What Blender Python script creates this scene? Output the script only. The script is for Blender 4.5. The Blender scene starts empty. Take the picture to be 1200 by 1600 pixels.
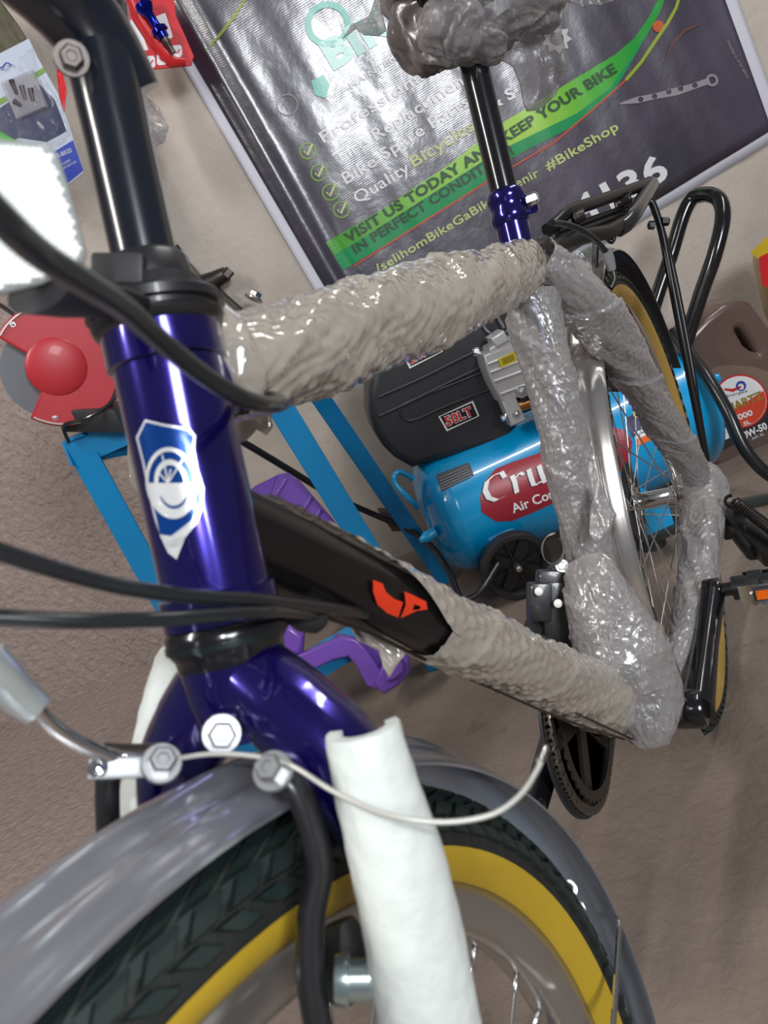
import bpy, bmesh, math, random
import numpy as np
from mathutils import Vector as V, Matrix, Quaternion, noise
random.seed(3); np.random.seed(3)
PI = math.pi
scene = bpy.context.scene
COL = scene.collection
ZO = 0.2996                                   # bottom bracket height above the floor

# ---------------------------------------------------------------- camera
CAM = V((0.6303, 0.21553, 0.50795 + ZO)); FPX = 1196.75
RT = V((-0.378015, 0.845847, -0.376362)); DN = V((0.447418, -0.188992, -0.874128)); FW = V((-0.810507, -0.498824, -0.307005))
cd = bpy.data.cameras.new('camera'); cam = bpy.data.objects.new('camera', cd); COL.objects.link(cam)
cd.sensor_width = 36; cd.lens = FPX * 36 / 1600; cd.clip_start = 0.02
m = Matrix((RT, -DN, -FW)).transposed().to_4x4(); m.translation = CAM; cam.matrix_world = m
cd.dof.use_dof = True; cd.dof.focus_distance = 0.95; cd.dof.aperture_fstop = 14
scene.camera = cam
# ---------------------------------------------------------------- world, lamps, exposure
w = bpy.data.worlds.new('room'); scene.world = w; w.use_nodes = True
w.node_tree.nodes['Background'].inputs[0].default_value = (0.86, 0.9, 1.0, 1); w.node_tree.nodes['Background'].inputs[1].default_value = 0.15

def area(name, loc, target, sx, sy, power, col):
    l = bpy.data.lights.new(name, 'AREA'); l.shape = 'RECTANGLE'; l.size = sx; l.size_y = sy; l.energy = power; l.color = col
    o = bpy.data.objects.new(name, l); COL.objects.link(o); o.location = loc
    o.rotation_euler = (V(target) - V(loc)).to_track_quat('-Z', 'Z').to_euler(); return o
def camoff(r, d, f): return CAM + RT * r + DN * d + FW * f
WN = V((FW.x, FW.y, 0)).normalized()            # horizontal direction into the back wall
WR = WN.cross(V((0, 0, 1))).normalized()        # to the right along the wall
DW = 2.06
area('doorway_light', CAM - WN * 2.3 + WR * 1.25 + V((0, 0, 1.25)), CAM + WN * 2 + V((0, 0, 0.1)), 1.0, 0.85, 80, (0.93, 0.96, 1.0))
area('ceiling_lamp', CAM - WR * 1.3 + WN * 0.1 + V((0, 0, 1.45)), CAM + WN * 1.0 + V((0, 0, -0.5)), 1.2, 0.16, 30, (1.0, 0.95, 0.89))
area('added_glint_strip', CAM + WR * 1.5 + WN * 0.9 + V((0, 0, 1.45)), CAM + WN * 1.0 + WR * .3 + V((0, 0, -0.5)), 1.2, 0.06, 14, (1.0, 0.97, 0.93))  # added strip light, not a known lamp: gives the wrap more glints
fl = bpy.data.lights.new('phone_flash', 'POINT'); fl.energy = 1.9; fl.shadow_soft_size = 0.006; fl.color = (0.96, 0.98, 1.0)
flo = bpy.data.objects.new('phone_flash', fl); COL.objects.link(flo); flo.location = camoff(-0.045, -0.03, 0.0)
vs = scene.view_settings; vs.view_transform = 'Standard'; vs.look = 'None'; vs.gamma = 1.0; vs.use_curve_mapping = False; vs.exposure = 0.0

# ---------------------------------------------------------------- pixel rays onto real surfaces
def ray(px, py): return RT * ((px - 600) / FPX) + DN * ((py - 800) / FPX) + FW
def P(px, py, d): return CAM + ray(px, py) * d
WP0 = CAM + WN * DW
def on_wall(px, py, off=0.0):
    r = ray(px, py); return CAM + r * ((DW - off) / r.dot(WN))
def on_floor(px, py, off=0.0):
    r = ray(px, py); return CAM + r * ((off - CAM.z) / r.z)
def on_cyl(px, py, a, d, R):
    r = ray(px, py); w0 = CAM - a; rr = r - d * r.dot(d); ww = w0 - d * w0.dot(d)
    A = rr.dot(rr); B = 2 * rr.dot(ww); Cc = ww.dot(ww) - R * R; D = B * B - 4 * A * Cc
    t = (-B - math.sqrt(max(D, 0))) / (2 * A); return CAM + r * t
def on_plane(px, py, p0, n, off=0.0):
    r = ray(px, py); return CAM + r * ((p0 + n * off - CAM).dot(n) / r.dot(n))

# ---------------------------------------------------------------- materials
MATS = {}
def mat(name, col, rough=0.5, metal=0.0, coat=0.0, alpha=1.0, trans=0.0, spec=0.5, var=0.0, vscale=8.0, bump=0.0, bscale=60.0, wear=None, wscale=20, emis=None, aniso=0, sheen=0):
    if name in MATS: return MATS[name]
    M = bpy.data.materials.new(name); M.use_nodes = True; nt = M.node_tree; b = nt.nodes['Principled BSDF']
    b.inputs['Base Color'].default_value = (*col, 1); b.inputs['Roughness'].default_value = rough; b.inputs['Metallic'].default_value = metal
    b.inputs['Coat Weight'].default_value = coat; b.inputs['Coat Roughness'].default_value = 0.06
    b.inputs['Alpha'].default_value = alpha; b.inputs['Transmission Weight'].default_value = trans; b.inputs['Specular IOR Level'].default_value = spec
    tc = nt.nodes.new('ShaderNodeTexCoord')
    if var > 0 or wear:
        n = nt.nodes.new('ShaderNodeTexNoise'); n.inputs['Scale'].default_value = vscale; n.inputs['Detail'].default_value = 6
        nt.links.new(tc.outputs['Object'], n.inputs['Vector'])
        r = nt.nodes.new('ShaderNodeMixRGB'); r.inputs[1].default_value = (*[c * (1 - var) for c in col], 1); r.inputs[2].default_value = (*[min(1, c * (1 + var)) for c in col], 1)
        nt.links.new(n.outputs[0], r.inputs[0]); last = r.outputs[0]
        if wear:
            n2 = nt.nodes.new('ShaderNodeTexNoise'); n2.inputs['Scale'].default_value = wscale; n2.inputs['Detail'].default_value = 10; n2.inputs['Roughness'].default_value = 0.7
            nt.links.new(tc.outputs['Object'], n2.inputs['Vector'])
            cr = nt.nodes.new('ShaderNodeValToRGB'); cr.color_ramp.elements[0].position = wear[1]; cr.color_ramp.elements[1].position = wear[1] + 0.03
            nt.links.new(n2.outputs[0], cr.inputs[0])
            r2 = nt.nodes.new('ShaderNodeMixRGB'); r2.inputs[2].default_value = (*wear[0], 1); nt.links.new(cr.outputs[0], r2.inputs[0]); nt.links.new(last, r2.inputs[1]); last = r2.outputs[0]
        nt.links.new(last, b.inputs['Base Color'])
    if bump > 0:
        n = nt.nodes.new('ShaderNodeTexNoise'); n.inputs['Scale'].default_value = bscale; n.inputs['Detail'].default_value = 4
        nt.links.new(tc.outputs['Object'], n.inputs['Vector'])
        bp = nt.nodes.new('ShaderNodeBump'); bp.inputs['Strength'].default_value = bump; bp.inputs['Distance'].default_value = 0.002
        nt.links.new(n.outputs[0], bp.inputs['Height']); nt.links.new(bp.outputs[0], b.inputs['Normal'])
    MATS[name] = M; return M
def plaster(name, c1, c2, c3, bstr, rough_side=False):
    M = bpy.data.materials.new(name); M.use_nodes = True; nt = M.node_tree; b = nt.nodes['Principled BSDF']; N = nt.nodes.new; L = nt.links.new
    tc = N('ShaderNodeTexCoord'); b.inputs['Roughness'].default_value = 0.75
    n1 = N('ShaderNodeTexNoise'); n1.inputs['Scale'].default_value = 2.2; n1.inputs['Detail'].default_value = 8; n1.inputs['Roughness'].default_value = .62; L(tc.outputs['Object'], n1.inputs[0])
    cr = N('ShaderNodeValToRGB'); e = cr.color_ramp.elements; e[0].position = .32; e[0].color = (*c1, 1); e[1].position = .68; e[1].color = (*c2, 1); L(n1.outputs[0], cr.inputs[0])
    n2 = N('ShaderNodeTexNoise'); n2.inputs['Scale'].default_value = 9; n2.inputs['Detail'].default_value = 9; n2.inputs['Roughness'].default_value = .7; L(tc.outputs['Object'], n2.inputs[0])
    c2r = N('ShaderNodeValToRGB'); c2r.color_ramp.elements[0].position = .6; c2r.color_ramp.elements[1].position = .74; L(n2.outputs[0], c2r.inputs[0])
    mx = N('ShaderNodeMixRGB'); mx.inputs[2].default_value = (*c3, 1); L(c2r.outputs[0], mx.inputs[0]); L(cr.outputs[0], mx.inputs[1])
    # fine relief: ridged, stretched trowel marks
    mp = N('ShaderNodeMapping'); mp.inputs['Scale'].default_value = (1, 1, 0.8); L(tc.outputs['Object'], mp.inputs[0])
    n3 = N('ShaderNodeTexNoise'); n3.inputs['Scale'].default_value = 48; n3.inputs['Detail'].default_value = 7; n3.inputs['Roughness'].default_value = .6; n3.inputs['Distortion'].default_value = .5; L(mp.outputs[0], n3.inputs[0])
    n4 = N('ShaderNodeTexVoronoi'); n4.inputs['Scale'].default_value = 90; L(mp.outputs[0], n4.inputs[0])
    sm = N('ShaderNodeMath'); sm.operation = 'MULTIPLY_ADD'; sm.inputs[1].default_value = 0.16; L(n4.outputs['Distance'], sm.inputs[0]); L(n3.outputs[0], sm.inputs[2])
    bp = N('ShaderNodeBump'); bp.inputs['Strength'].default_value = bstr; bp.inputs['Distance'].default_value = 0.014; L(sm.outputs[0], bp.inputs['Height']); L(bp.outputs[0], b.inputs['Normal'])
    last = mx.outputs[0]
    if rough_side:                                # bare, browner render towards the left end of the wall
        at = N('ShaderNodeSeparateXYZ'); L(tc.outputs['Object'], at.inputs[0])
        ad = N('ShaderNodeMath'); ad.operation = 'MULTIPLY_ADD'; ad.inputs[1].default_value = 0.35; L(n1.outputs[0], ad.inputs[0]); L(at.outputs[0], ad.inputs[2])
        rp = N('ShaderNodeValToRGB'); rp.color_ramp.elements[0].position = 0.0; rp.color_ramp.elements[1].position = 1.0
        mr = N('ShaderNodeMapRange'); mr.inputs[1].default_value = -0.50; mr.inputs[2].default_value = -0.12; L(ad.outputs[0], mr.inputs[0])
        mb = N('ShaderNodeMixRGB'); mb.inputs[1].default_value = (0.42, 0.335, 0.30, 1); L(mr.outputs[0], mb.inputs[0]); L(last, mb.inputs[2]); last = mb.outputs[0]
        ms = N('ShaderNodeMapRange'); ms.inputs[3].default_value = 1.0; ms.inputs[4].default_value = bstr; L(mr.outputs[0], ms.inputs[0]); L(ms.outputs[0], bp.inputs['Strength'])
    L(last, b.inputs['Base Color']); return M
M_WALL = plaster('wall_plaster', (.43, .375, .325), (.60, .54, .475), (.48, .40, .33), 0.22, True)
M_FLOOR = plaster('cement_floor', (.155, .118, .093), (.26, .208, .172), (.13, .097, .077), 0.30, True)
paint = mat('indigo_metal_paint', (.013, .006, .135), .20, 0.75, 1.0, var=.35, vscale=900)
black = mat('gloss_black', (.006, .006, .008), .18, 0.0, .45)
blacksatin = mat('satin_black', (.012, .012, .014), .35, 0, .3)
blackm = mat('matt_black_plastic', (.02, .02, .023), .5)
shroudm = mat('shroud_black_plastic', (.03, .03, .036), .42, bump=.15, bscale=400)
cablem = mat('black_cable_housing', (.010, .012, .014), .3, 0, .3)
rubber = mat('black_rubber', (.016, .018, .017), .6, bump=.25, bscale=500)
treadbase = mat('tread_groove', (.030, .036, .034), .6, var=.4, vscale=60)
treadpale = mat('dusty_shoulder_groove', (.36, .37, .32), .7, var=.35, vscale=70)
lugm = mat('tread_rubber', (.014, .024, .022), .42, var=.4, vscale=80)
gum = mat('yellow_gum_sidewall', (.50, .33, .02), .5, var=.12, vscale=30)
gumr = mat('tan_gum_sidewall', (.42, .26, .06), .5, var=.12, vscale=30)
alloy = mat('brushed_alloy', (.62, .61, .60), .24, 1.0)
rimm = mat('rim_alloy', (.50, .48, .46), .33, 0.9)
chrome = mat('chrome', (.78, .78, .78), .1, 1.0)
steel = mat('zinc_steel', (.66, .67, .68), .28, 1.0, bump=.1, bscale=300)
darksteel = mat('dark_steel', (.09, .08, .075), .4, 0.9)
fendf = mat('smoke_grey_fender', (.25, .255, .28), .2, 0.55, .6, var=.15, vscale=9)
fendr = mat('silver_fender', (.62, .58, .54), .2, 0.9, .3)
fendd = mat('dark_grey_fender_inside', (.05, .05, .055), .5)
foam = mat('white_foam', (.62, .66, .63), .7, bump=.35, bscale=160, var=.05, vscale=14)
tankb = mat('tank_blue_paint', (.0, .33, .68), .25, 0, .8)
standb = mat('stand_blue_paint', (.0, .22, .50), .42, 0, .2, var=.15, wear=((.42, .38, .34), .70), wscale=40)
redp = mat('worn_red_paint', (.44, .02, .032), .42, 0, .1, var=.12, wear=((.35, .20, .17), .72), wscale=45)
wheelg = mat('grey_grinding_stone', (.15, .165, .185), .8)
purple = mat('purple_plastic', (.17, .07, .42), .32, 0, .2, var=.1)
brownj = mat('bronze_brown_plastic', (.145, .095, .08), .32, 0.15, .2)
bsteel = mat('dull_bolt_steel', (.36, .37, .38), .34, .85)
brk = mat('bracket_alloy', (.34, .35, .36), .42, .5)
castal = mat('cast_aluminium', (.66, .66, .67), .42, 0.6)
redlab = mat('dark_red_label', (.33, .02, .035), .35)
white = mat('white_print', (.85, .85, .86), .4)
redpr = mat('red_print', (.62, .02, .025), .35)
blackpr = mat('black_print', (.012, .012, .014), .4)
ylab = mat('yellow_label', (.62, .50, .02), .4)
orange = mat('orange_plastic', (.85, .16, .02), .4)
copper = mat('copper_coil', (.62, .28, .09), .3, 1)
bluepr = mat('blue_print', (.03, .06, .42), .4)
paleblue = mat('pale_blue_card', (.50, .56, .68), .5)
greenpr = mat('green_print', (.16, .34, .04), .5)
badgeb = mat('badge_blue_foil', (.0, .05, .26), .2, .5, .6)
badgew = mat('badge_silver_foil', (.78, .80, .80), .25, .5, .4)
reflm = mat('clear_prismatic_reflector', (.95, .97, .96), .16, 0, .6)
smokepl = mat('clear_plastic_edge', (.75, .78, .78), .1, 0, 0, .35)
yellowpl = mat('tan_plastic_bottle', (.52, .38, .20), .35, var=.1)
pinkpl = mat('pale_tan_plastic', (.55, .42, .30), .4)
rust = mat('rusty_steel', (.16, .10, .08), .8, .2, var=.6, vscale=60, bump=.6, bscale=200)
def plastic_film(name, col, alpha, rough=.12, bstr=.8, bsc=70, veins=.35, edge=.6):
    """wrinkled clear film: see-through, with a milky body and sharp glints; more opaque where it turns edge-on"""
    M = bpy.data.materials.new(name); M.use_nodes = True; nt = M.node_tree; b = nt.nodes['Principled BSDF']; N = nt.nodes.new; L = nt.links.new
    b.inputs['Base Color'].default_value = (*col, 1); b.inputs['Roughness'].default_value = rough; b.inputs['Specular IOR Level'].default_value = 1.0; b.inputs['Coat Weight'].default_value = 1.0; b.inputs['Coat Roughness'].default_value = rough * .6
    tc = N('ShaderNodeTexCoord'); n = N('ShaderNodeTexNoise'); n.inputs['Scale'].default_value = bsc; n.inputs['Detail'].default_value = 5; n.inputs['Distortion'].default_value = 1.5; L(tc.outputs['Object'], n.inputs[0])
    bp = N('ShaderNodeBump'); bp.inputs['Strength'].default_value = bstr; bp.inputs['Distance'].default_value = .004; L(n.outputs[0], bp.inputs['Height']); L(bp.outputs[0], b.inputs['Normal'])
    lw = N('ShaderNodeLayerWeight'); lw.inputs[0].default_value = .35; L(bp.outputs[0], lw.inputs['Normal'])
    ma = N('ShaderNodeMath'); ma.operation = 'MULTIPLY_ADD'; ma.use_clamp = True; ma.inputs[1].default_value = edge; ma.inputs[2].default_value = alpha; L(lw.outputs['Facing'], ma.inputs[0])
    n2 = N('ShaderNodeTexNoise'); n2.inputs['Scale'].default_value = bsc * .5; n2.inputs['Detail'].default_value = 4; L(tc.outputs['Object'], n2.inputs[0])
    mb = N('ShaderNodeMath'); mb.operation = 'MULTIPLY_ADD'; mb.use_clamp = True; mb.inputs[1].default_value = veins; L(n2.outputs[0], mb.inputs[0]); L(ma.outputs[0], mb.inputs[2]); L(mb.outputs[0], b.inputs['Alpha'])
    return M
wrapA = plastic_film('bubble_film_warm', (.40, .36, .305), .50, .07, .16, 60, .45)
wrapB = plastic_film('bubble_film_cool', (.31, .295, .29), .46, .06, .8, 80, .55)
bagc = plastic_film('clear_bag_knot', (.34, .32, .33), .15, .10, .7, 60, .45)
bagm = plastic_film('grey_poly_bag', (.25, .23, .23), .26, .26, .6, 55, .4)
bagd = plastic_film('dark_poly_bag', (.15, .13, .13), .75, .25, .3, 20, .3)
clearbag = plastic_film('clear_poly_bag', (.22, .21, .22), .16, .08, 1.0, 40, .3, .5)
clearthin = plastic_film('thin_clear_film', (.3, .3, .32), .0, .08, .6, 30, .06, .3)

for m_ in (bagm, bagd, bagc):
    q_ = m_.node_tree.nodes['Principled BSDF']; q_.inputs['Coat Weight'].default_value = .25; q_.inputs['Specular IOR Level'].default_value = .5
rackb = mat('rack_black_paint', (.006, .006, .007), .32, 0, 0, spec=.4)

# ---------------------------------------------------------------- objects and hierarchy
WORLD = {}
def _link(name, me, loc, parent):
    o = bpy.data.objects.new(name, me); COL.objects.link(o)
    if parent is not None:
        o.parent = parent; o.location = V(loc) - WORLD[parent.name]
    else: o.location = loc
    WORLD[o.name] = V(loc); return o
def thing(name, label, cat, loc, group=None):
    o = _link(name, None, V(loc), None); o.empty_display_size = .05; return tag(o, label, cat, group)
def tag(o, label=None, cat=None, group=None, kind=None):
    if label: o['label'] = label
    if cat: o['category'] = cat
    if group: o['group'] = group
    if kind: o['kind'] = kind
    return o
def mesh(name, vs, fs, mats, parent=None, smooth=True, fm=None, label=None, angle=None, origin=None):
    vs = [V(v) for v in vs]
    if origin is None:
        c = sum(vs, V()) / len(vs)
    else: c = V(origin)
    me = bpy.data.meshes.new(name); me.from_pydata([tuple(v - c) for v in vs], [], fs)
    if not isinstance(mats, (list, tuple)): mats = [mats]
    for x in mats: me.materials.append(x)
    if fm: me.polygons.foreach_set('material_index', fm)
    me.update()
    if smooth:
        me.polygons.foreach_set('use_smooth', [True] * len(me.polygons))
        if angle is not None: me.set_sharp_from_angle(angle=math.radians(angle))
    o = _link(name, me, c, parent)
    if label: o['label'] = label
    return o
class G:
    """geometry accumulator"""
    def __init__(s): s.v = []; s.f = []; s.m = []
    def add(s, vs, fs, mi=0):
        n = len(s.v); s.v += [V(x) for x in vs]; s.f += [tuple(i + n for i in f) for f in fs]; s.m += [mi] * len(fs); return s
    def tube(s, pts, rad, n=16, smooth=0, mi=0, cap=True, flat=1.0, fdir=None, mod=None):
        pts = [V(p) for p in pts]
        if smooth: pts, rad = spline(pts, rad, smooth)
        k = len(pts); rad = [rad] * k if not isinstance(rad, (list, tuple)) else list(rad)
        T = [(pts[min(i + 1, k - 1)] - pts[max(i - 1, 0)]).normalized() for i in range(k)]
        u = fdir.copy() if fdir else (V((0, 0, 1)) if abs(T[0].z) < .9 else V((1, 0, 0)))
        vs = []
        for i in range(k):
            u = (u - T[i] * u.dot(T[i])); u = u.normalized() if u.length > 1e-6 else T[i].orthogonal().normalized()
            w_ = T[i].cross(u)
            for j in range(n):
                a = 2 * PI * j / n; r = rad[i] * (mod(i / (k - 1), a) if mod else 1)
                vs.append(pts[i] + u * (math.cos(a) * r * flat) + w_ * (math.sin(a) * r))
        fs = [(i * n + j, i * n + (j + 1) % n, (i + 1) * n + (j + 1) % n, (i + 1) * n + j) for i in range(k - 1) for j in range(n)]
        if cap: fs += [tuple(reversed(range(n))), tuple((k - 1) * n + j for j in range(n))]
        return s.add(vs, fs, mi)
    def lathe(s, c, ax, prof, n=24, mi=0, ref=None):
        """prof: (offset along ax, radius)"""
        ax = V(ax).normalized(); u = (ref - ax * ref.dot(ax)).normalized() if ref else ax.orthogonal().normalized(); w_ = ax.cross(u); c = V(c); vs = []
        for (h, r) in prof:
            for j in range(n):
                a = 2 * PI * j / n; vs.append(c + ax * h + u * (math.cos(a) * r) + w_ * (math.sin(a) * r))
        k = len(prof)
        fs = [(i * n + j, i * n + (j + 1) % n, (i + 1) * n + (j + 1) % n, (i + 1) * n + j) for i in range(k - 1) for j in range(n)]
        if prof[0][1] > 1e-5: fs.append(tuple(reversed(range(n))))
        if prof[-1][1] > 1e-5: fs.append(tuple((k - 1) * n + j for j in range(n)))
        return s.add(vs, fs, mi)
    def box(s, c, X, Y, Z, mi=0, bev=0.0):
        """half extents as vectors"""
        c, X, Y, Z = V(c), V(X), V(Y), V(Z)
        if bev <= 0:
            vs = [c + X * a + Y * b + Z * d for a in (-1, 1) for b in (-1, 1) for d in (-1, 1)]
            return s.add(vs, [(0, 1, 3, 2), (4, 6, 7, 5), (0, 4, 5, 1), (2, 3, 7, 6), (0, 2, 6, 4), (1, 5, 7, 3)], mi)
        bm = bmesh.new(); bmesh.ops.create_cube(bm, size=2)
        lx, ly, lz = X.length, Y.length, Z.length
        for v in bm.verts: v.co = V((v.co.x * lx, v.co.y * ly, v.co.z * lz))
        bmesh.ops.bevel(bm, geom=bm.edges[:], offset=bev, segments=2, affect='EDGES', profile=.6)
        xn, yn, zn = X.normalized(), Y.normalized(), Z.normalized()
        vs = [c + xn * v.co.x + yn * v.co.y + zn * v.co.z for v in bm.verts]; bm.verts.index_update()
        fs = [tuple(v.index for v in f.verts) for f in bm.faces]; bm.free(); return s.add(vs, fs, mi)
    def out(s, name, mats, parent=None, smooth=True, label=None, angle=40, origin=None):
        return mesh(name, s.v, s.f, mats, parent, smooth, s.m, label, angle, origin)
def spline(pts, rad, sub):
    k = len(pts); rad = [rad] * k if not isinstance(rad, (list, tuple)) else list(rad); o = []; ro = []
    for i in range(k - 1):
        p0, p1, p2, p3 = pts[max(i - 1, 0)], pts[i], pts[i + 1], pts[min(i + 2, k - 1)]
        for j in range(sub):
            t = j / sub; t2, t3 = t * t, t * t * t
            o.append(.5 * ((2 * p1) + (p2 - p0) * t + (2 * p0 - 5 * p1 + 4 * p2 - p3) * t2 + (3 * p1 - p0 - 3 * p2 + p3) * t3)); ro.append(rad[i] * (1 - t) + rad[i + 1] * t)
    o.append(pts[-1]); ro.append(rad[-1]); return o, ro
def slab(outlines, thick, bev, frame, smooth_sub=0):
    """extruded outline(s) (first outer, others holes) in the local XY of frame (4x4); returns (verts, faces)"""
    cu = bpy.data.curves.new('tmp', 'CURVE'); cu.dimensions = '2D'; cu.fill_mode = 'BOTH'; cu.extrude = max(thick / 2 - bev, 1e-5); cu.bevel_depth = bev; cu.bevel_resolution = 2
    for ol in outlines:
        if smooth_sub:
            q = [V((a, b, 0)) for a, b in ol]; n = len(q); r = []
            for i in range(n):
                p0, p1, p2, p3 = q[i - 1], q[i], q[(i + 1) % n], q[(i + 2) % n]
                for j in range(smooth_sub):
                    t = j / smooth_sub; r.append(.5 * ((2 * p1) + (p2 - p0) * t + (2 * p0 - 5 * p1 + 4 * p2 - p3) * t * t + (3 * p1 - p0 - 3 * p2 + p3) * t ** 3))
            ol = [(a.x, a.y) for a in r]
        sp = cu.splines.new('POLY'); sp.points.add(len(ol) - 1)
        for i, (a, b) in enumerate(ol): sp.points[i].co = (a, b, 0, 1)
        sp.use_cyclic_u = True
    o = bpy.data.objects.new('tmp', cu); me = bpy.data.meshes.new_from_object(o)
    vs = [frame @ v.co for v in me.vertices]; fs = [tuple(p.vertices) for p in me.polygons]
    bpy.data.objects.remove(o); bpy.data.curves.remove(cu); bpy.data.meshes.remove(me); return vs, fs
def flat_mesh(outlines, maxlen):
    """filled 2D polygons, edges split to maxlen: ((x,y)), faces"""
    cu = bpy.data.curves.new('tmp', 'CURVE'); cu.dimensions = '2D'; cu.fill_mode = 'BOTH'
    for ol in outlines:
        sp = cu.splines.new('POLY'); sp.points.add(len(ol) - 1)
        for i, (a, b) in enumerate(ol): sp.points[i].co = (a, b, 0, 1)
        sp.use_cyclic_u = True
    o = bpy.data.objects.new('tmp', cu); me = bpy.data.meshes.new_from_object(o); return _split(me, maxlen, o, cu)
def _split(me, maxlen, o, cu):
    bm = bmesh.new(); bm.from_mesh(me); bmesh.ops.remove_doubles(bm, verts=bm.verts, dist=1e-5); bmesh.ops.triangulate(bm, faces=bm.faces)
    for _ in range(7):
        es = [e for e in bm.edges if e.calc_length() > maxlen]
        if not es: break
        bmesh.ops.subdivide_edges(bm, edges=es, cuts=1); bmesh.ops.triangulate(bm, faces=bm.faces)
    bm.verts.index_update(); vs = [(v.co.x, v.co.y) for v in bm.verts]; fs = [tuple(v.index for v in f.verts) for f in bm.faces]
    bm.free(); bpy.data.objects.remove(o); bpy.data.curves.remove(cu); bpy.data.meshes.remove(me); return vs, fs
def text_flat(s, bold=0.0, maxlen=1e9, shear=0.0, spacing=1.0):
    cu = bpy.data.curves.new('tmp', 'FONT'); cu.body = s; cu.size = 1; cu.offset = bold; cu.fill_mode = 'BOTH'; cu.shear = shear; cu.resolution_u = 3; cu.space_character = spacing
    o = bpy.data.objects.new('tmp', cu); me = bpy.data.meshes.new_from_object(o); vs, fs = _split(me, maxlen, o, cu)
    x0 = min(v[0] for v in vs); x1 = max(v[0] for v in vs); return [((v[0] - x0) / (x1 - x0), v[1] / .73) for v in vs], fs   # width 1, cap height 1
def decal(name, polys, mapper, m, parent, maxlen=12, label=None):
    """print on a real surface; polys are outlines that mapper carries onto it"""
    vs, fs = flat_mesh(polys, maxlen); return mesh(name, [mapper(a, b) for a, b in vs], fs, m, parent, False, None, label)
def decal_text(name, s, p0, p1, h, mapper, m, parent, bold=0.02, maxlen=1e9, skew=0.0, spacing=1.0, label=None):
    vs, fs = text_flat(s, bold, maxlen, 0, spacing); dx, dy = p1[0] - p0[0], p1[1] - p0[1]; L = math.hypot(dx, dy); nx, ny = dy / L, -dx / L
    return mesh(name, [mapper(p0[0] + dx * a + (nx + skew * dx / L) * h * b, p0[1] + dy * a + (ny + skew * dy / L) * h * b) for a, b in vs], fs, m, parent, False, None, label)
def circ2(cx, cy, r, n=24, ry=None): ry = ry or r; return [(cx + r * math.cos(2 * PI * i / n), cy + ry * math.sin(2 * PI * i / n)) for i in range(n)]
def stroke2(pts, w):
    """outline of a polyline stroke in 2D; w width or list"""
    k = len(pts); w = [w] * k if not isinstance(w, (list, tuple)) else w; a = []; b = []
    for i in range(k):
        x0, y0 = pts[max(i - 1, 0)]; x1, y1 = pts[min(i + 1, k - 1)]; L = math.hypot(x1 - x0, y1 - y0) or 1; nx, ny = -(y1 - y0) / L, (x1 - x0) / L
        a.append((pts[i][0] + nx * w[i] / 2, pts[i][1] + ny * w[i] / 2)); b.append((pts[i][0] - nx * w[i] / 2, pts[i][1] - ny * w[i] / 2))
    return a + b[::-1]
def bolt(name, c, ax, r, h, m, parent, washer=True, label=None, dome=False):
    g = G(); ax = V(ax).normalized(); pr = []
    if washer: g.lathe(c, ax, [(0, r * 1.45), (h * .15, r * 1.5), (h * .28, r * 1.4)], 20)
    if dome: g.lathe(c, ax, [(0, r), (h * .5, r), (h * .8, r * .8), (h, r * .35), (h, 0)], 20)
    else: g.lathe(c, ax, [(0, r), (h * .85, r), (h, r * .82), (h, r * .5), (h * .9, r * .42), (h * .9, 0)], 6)
    return g.out(name, m, parent, True, label, 30)

# ---------------------------------------------------------------- the room shell
def grid(name, o, X, Y, nx, ny, m):
    vs = [o + X * (i / nx) + Y * (j / ny) for j in range(ny + 1) for i in range(nx + 1)]
    fs = [(j * (nx + 1) + i, j * (nx + 1) + i + 1, (j + 1) * (nx + 1) + i + 1, (j + 1) * (nx + 1) + i) for j in range(ny) for i in range(nx)]
    return vs, fs
def flat_box(name, o, X, Y, Zt, m):
    me = G(); me.box(V((0, 0, 0)), V((X / 2, 0, 0)), V((0, Y / 2, 0)), V((0, 0, Zt / 2)))
    ob = me.out(name, m, None, False, origin=(0, 0, 0)); ob.location = o; ang = math.atan2(WR.y, WR.x); ob.rotation_euler = (0, 0, ang); ob['kind'] = 'structure'; return ob
flat_box('floor', V((WP0.x, WP0.y, -.05)) - WN * 2.2, 8, 4.4, .1, M_FLOOR)
wl = flat_box('wall_back', V((WP0.x, WP0.y, 1.35)) + WN * .05, 8, .1, 2.9, M_WALL)

# ================================================================ THE BANNER
def wave(px, py):
    p = on_wall(px, py); return p
BR = on_wall(1225, 209); BL = on_wall(579, 602); BX = (BR - BL).normalized()
BY = (on_wall(280, 80) - BL); BY = (BY - BX * BY.dot(BX)).normalized(); BW = (BR - BL).length; BH = BW * 1.28
def bn(u, v):                                  # relief of the hanging vinyl: curled left edge, soft vertical waves
    d = .006 + .0014 * math.sin(u * 34 + 2.2 * math.sin(v * 5)) + .00035 * math.sin(u * 95 + v * 11) + .0010 * math.sin(v * 15 + u * 5)
    d += .012 * math.exp(-((u - .055 - .012 * v) / .020) ** 2) - .004 * math.exp(-((u - .10) / .02) ** 2)
    return max(d, .0025)
def banner_pt(px, py, off=0.0):
    p = on_wall(px, py); q = p - BL; u, v = q.dot(BX), q.dot(BY); return BL + BX * u + BY * v - WN * (bn(u, v) + off)
banner = thing('shop_banner', 'large dark glossy vinyl banner with green stripe taped on the back wall', 'banner', BL)
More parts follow.
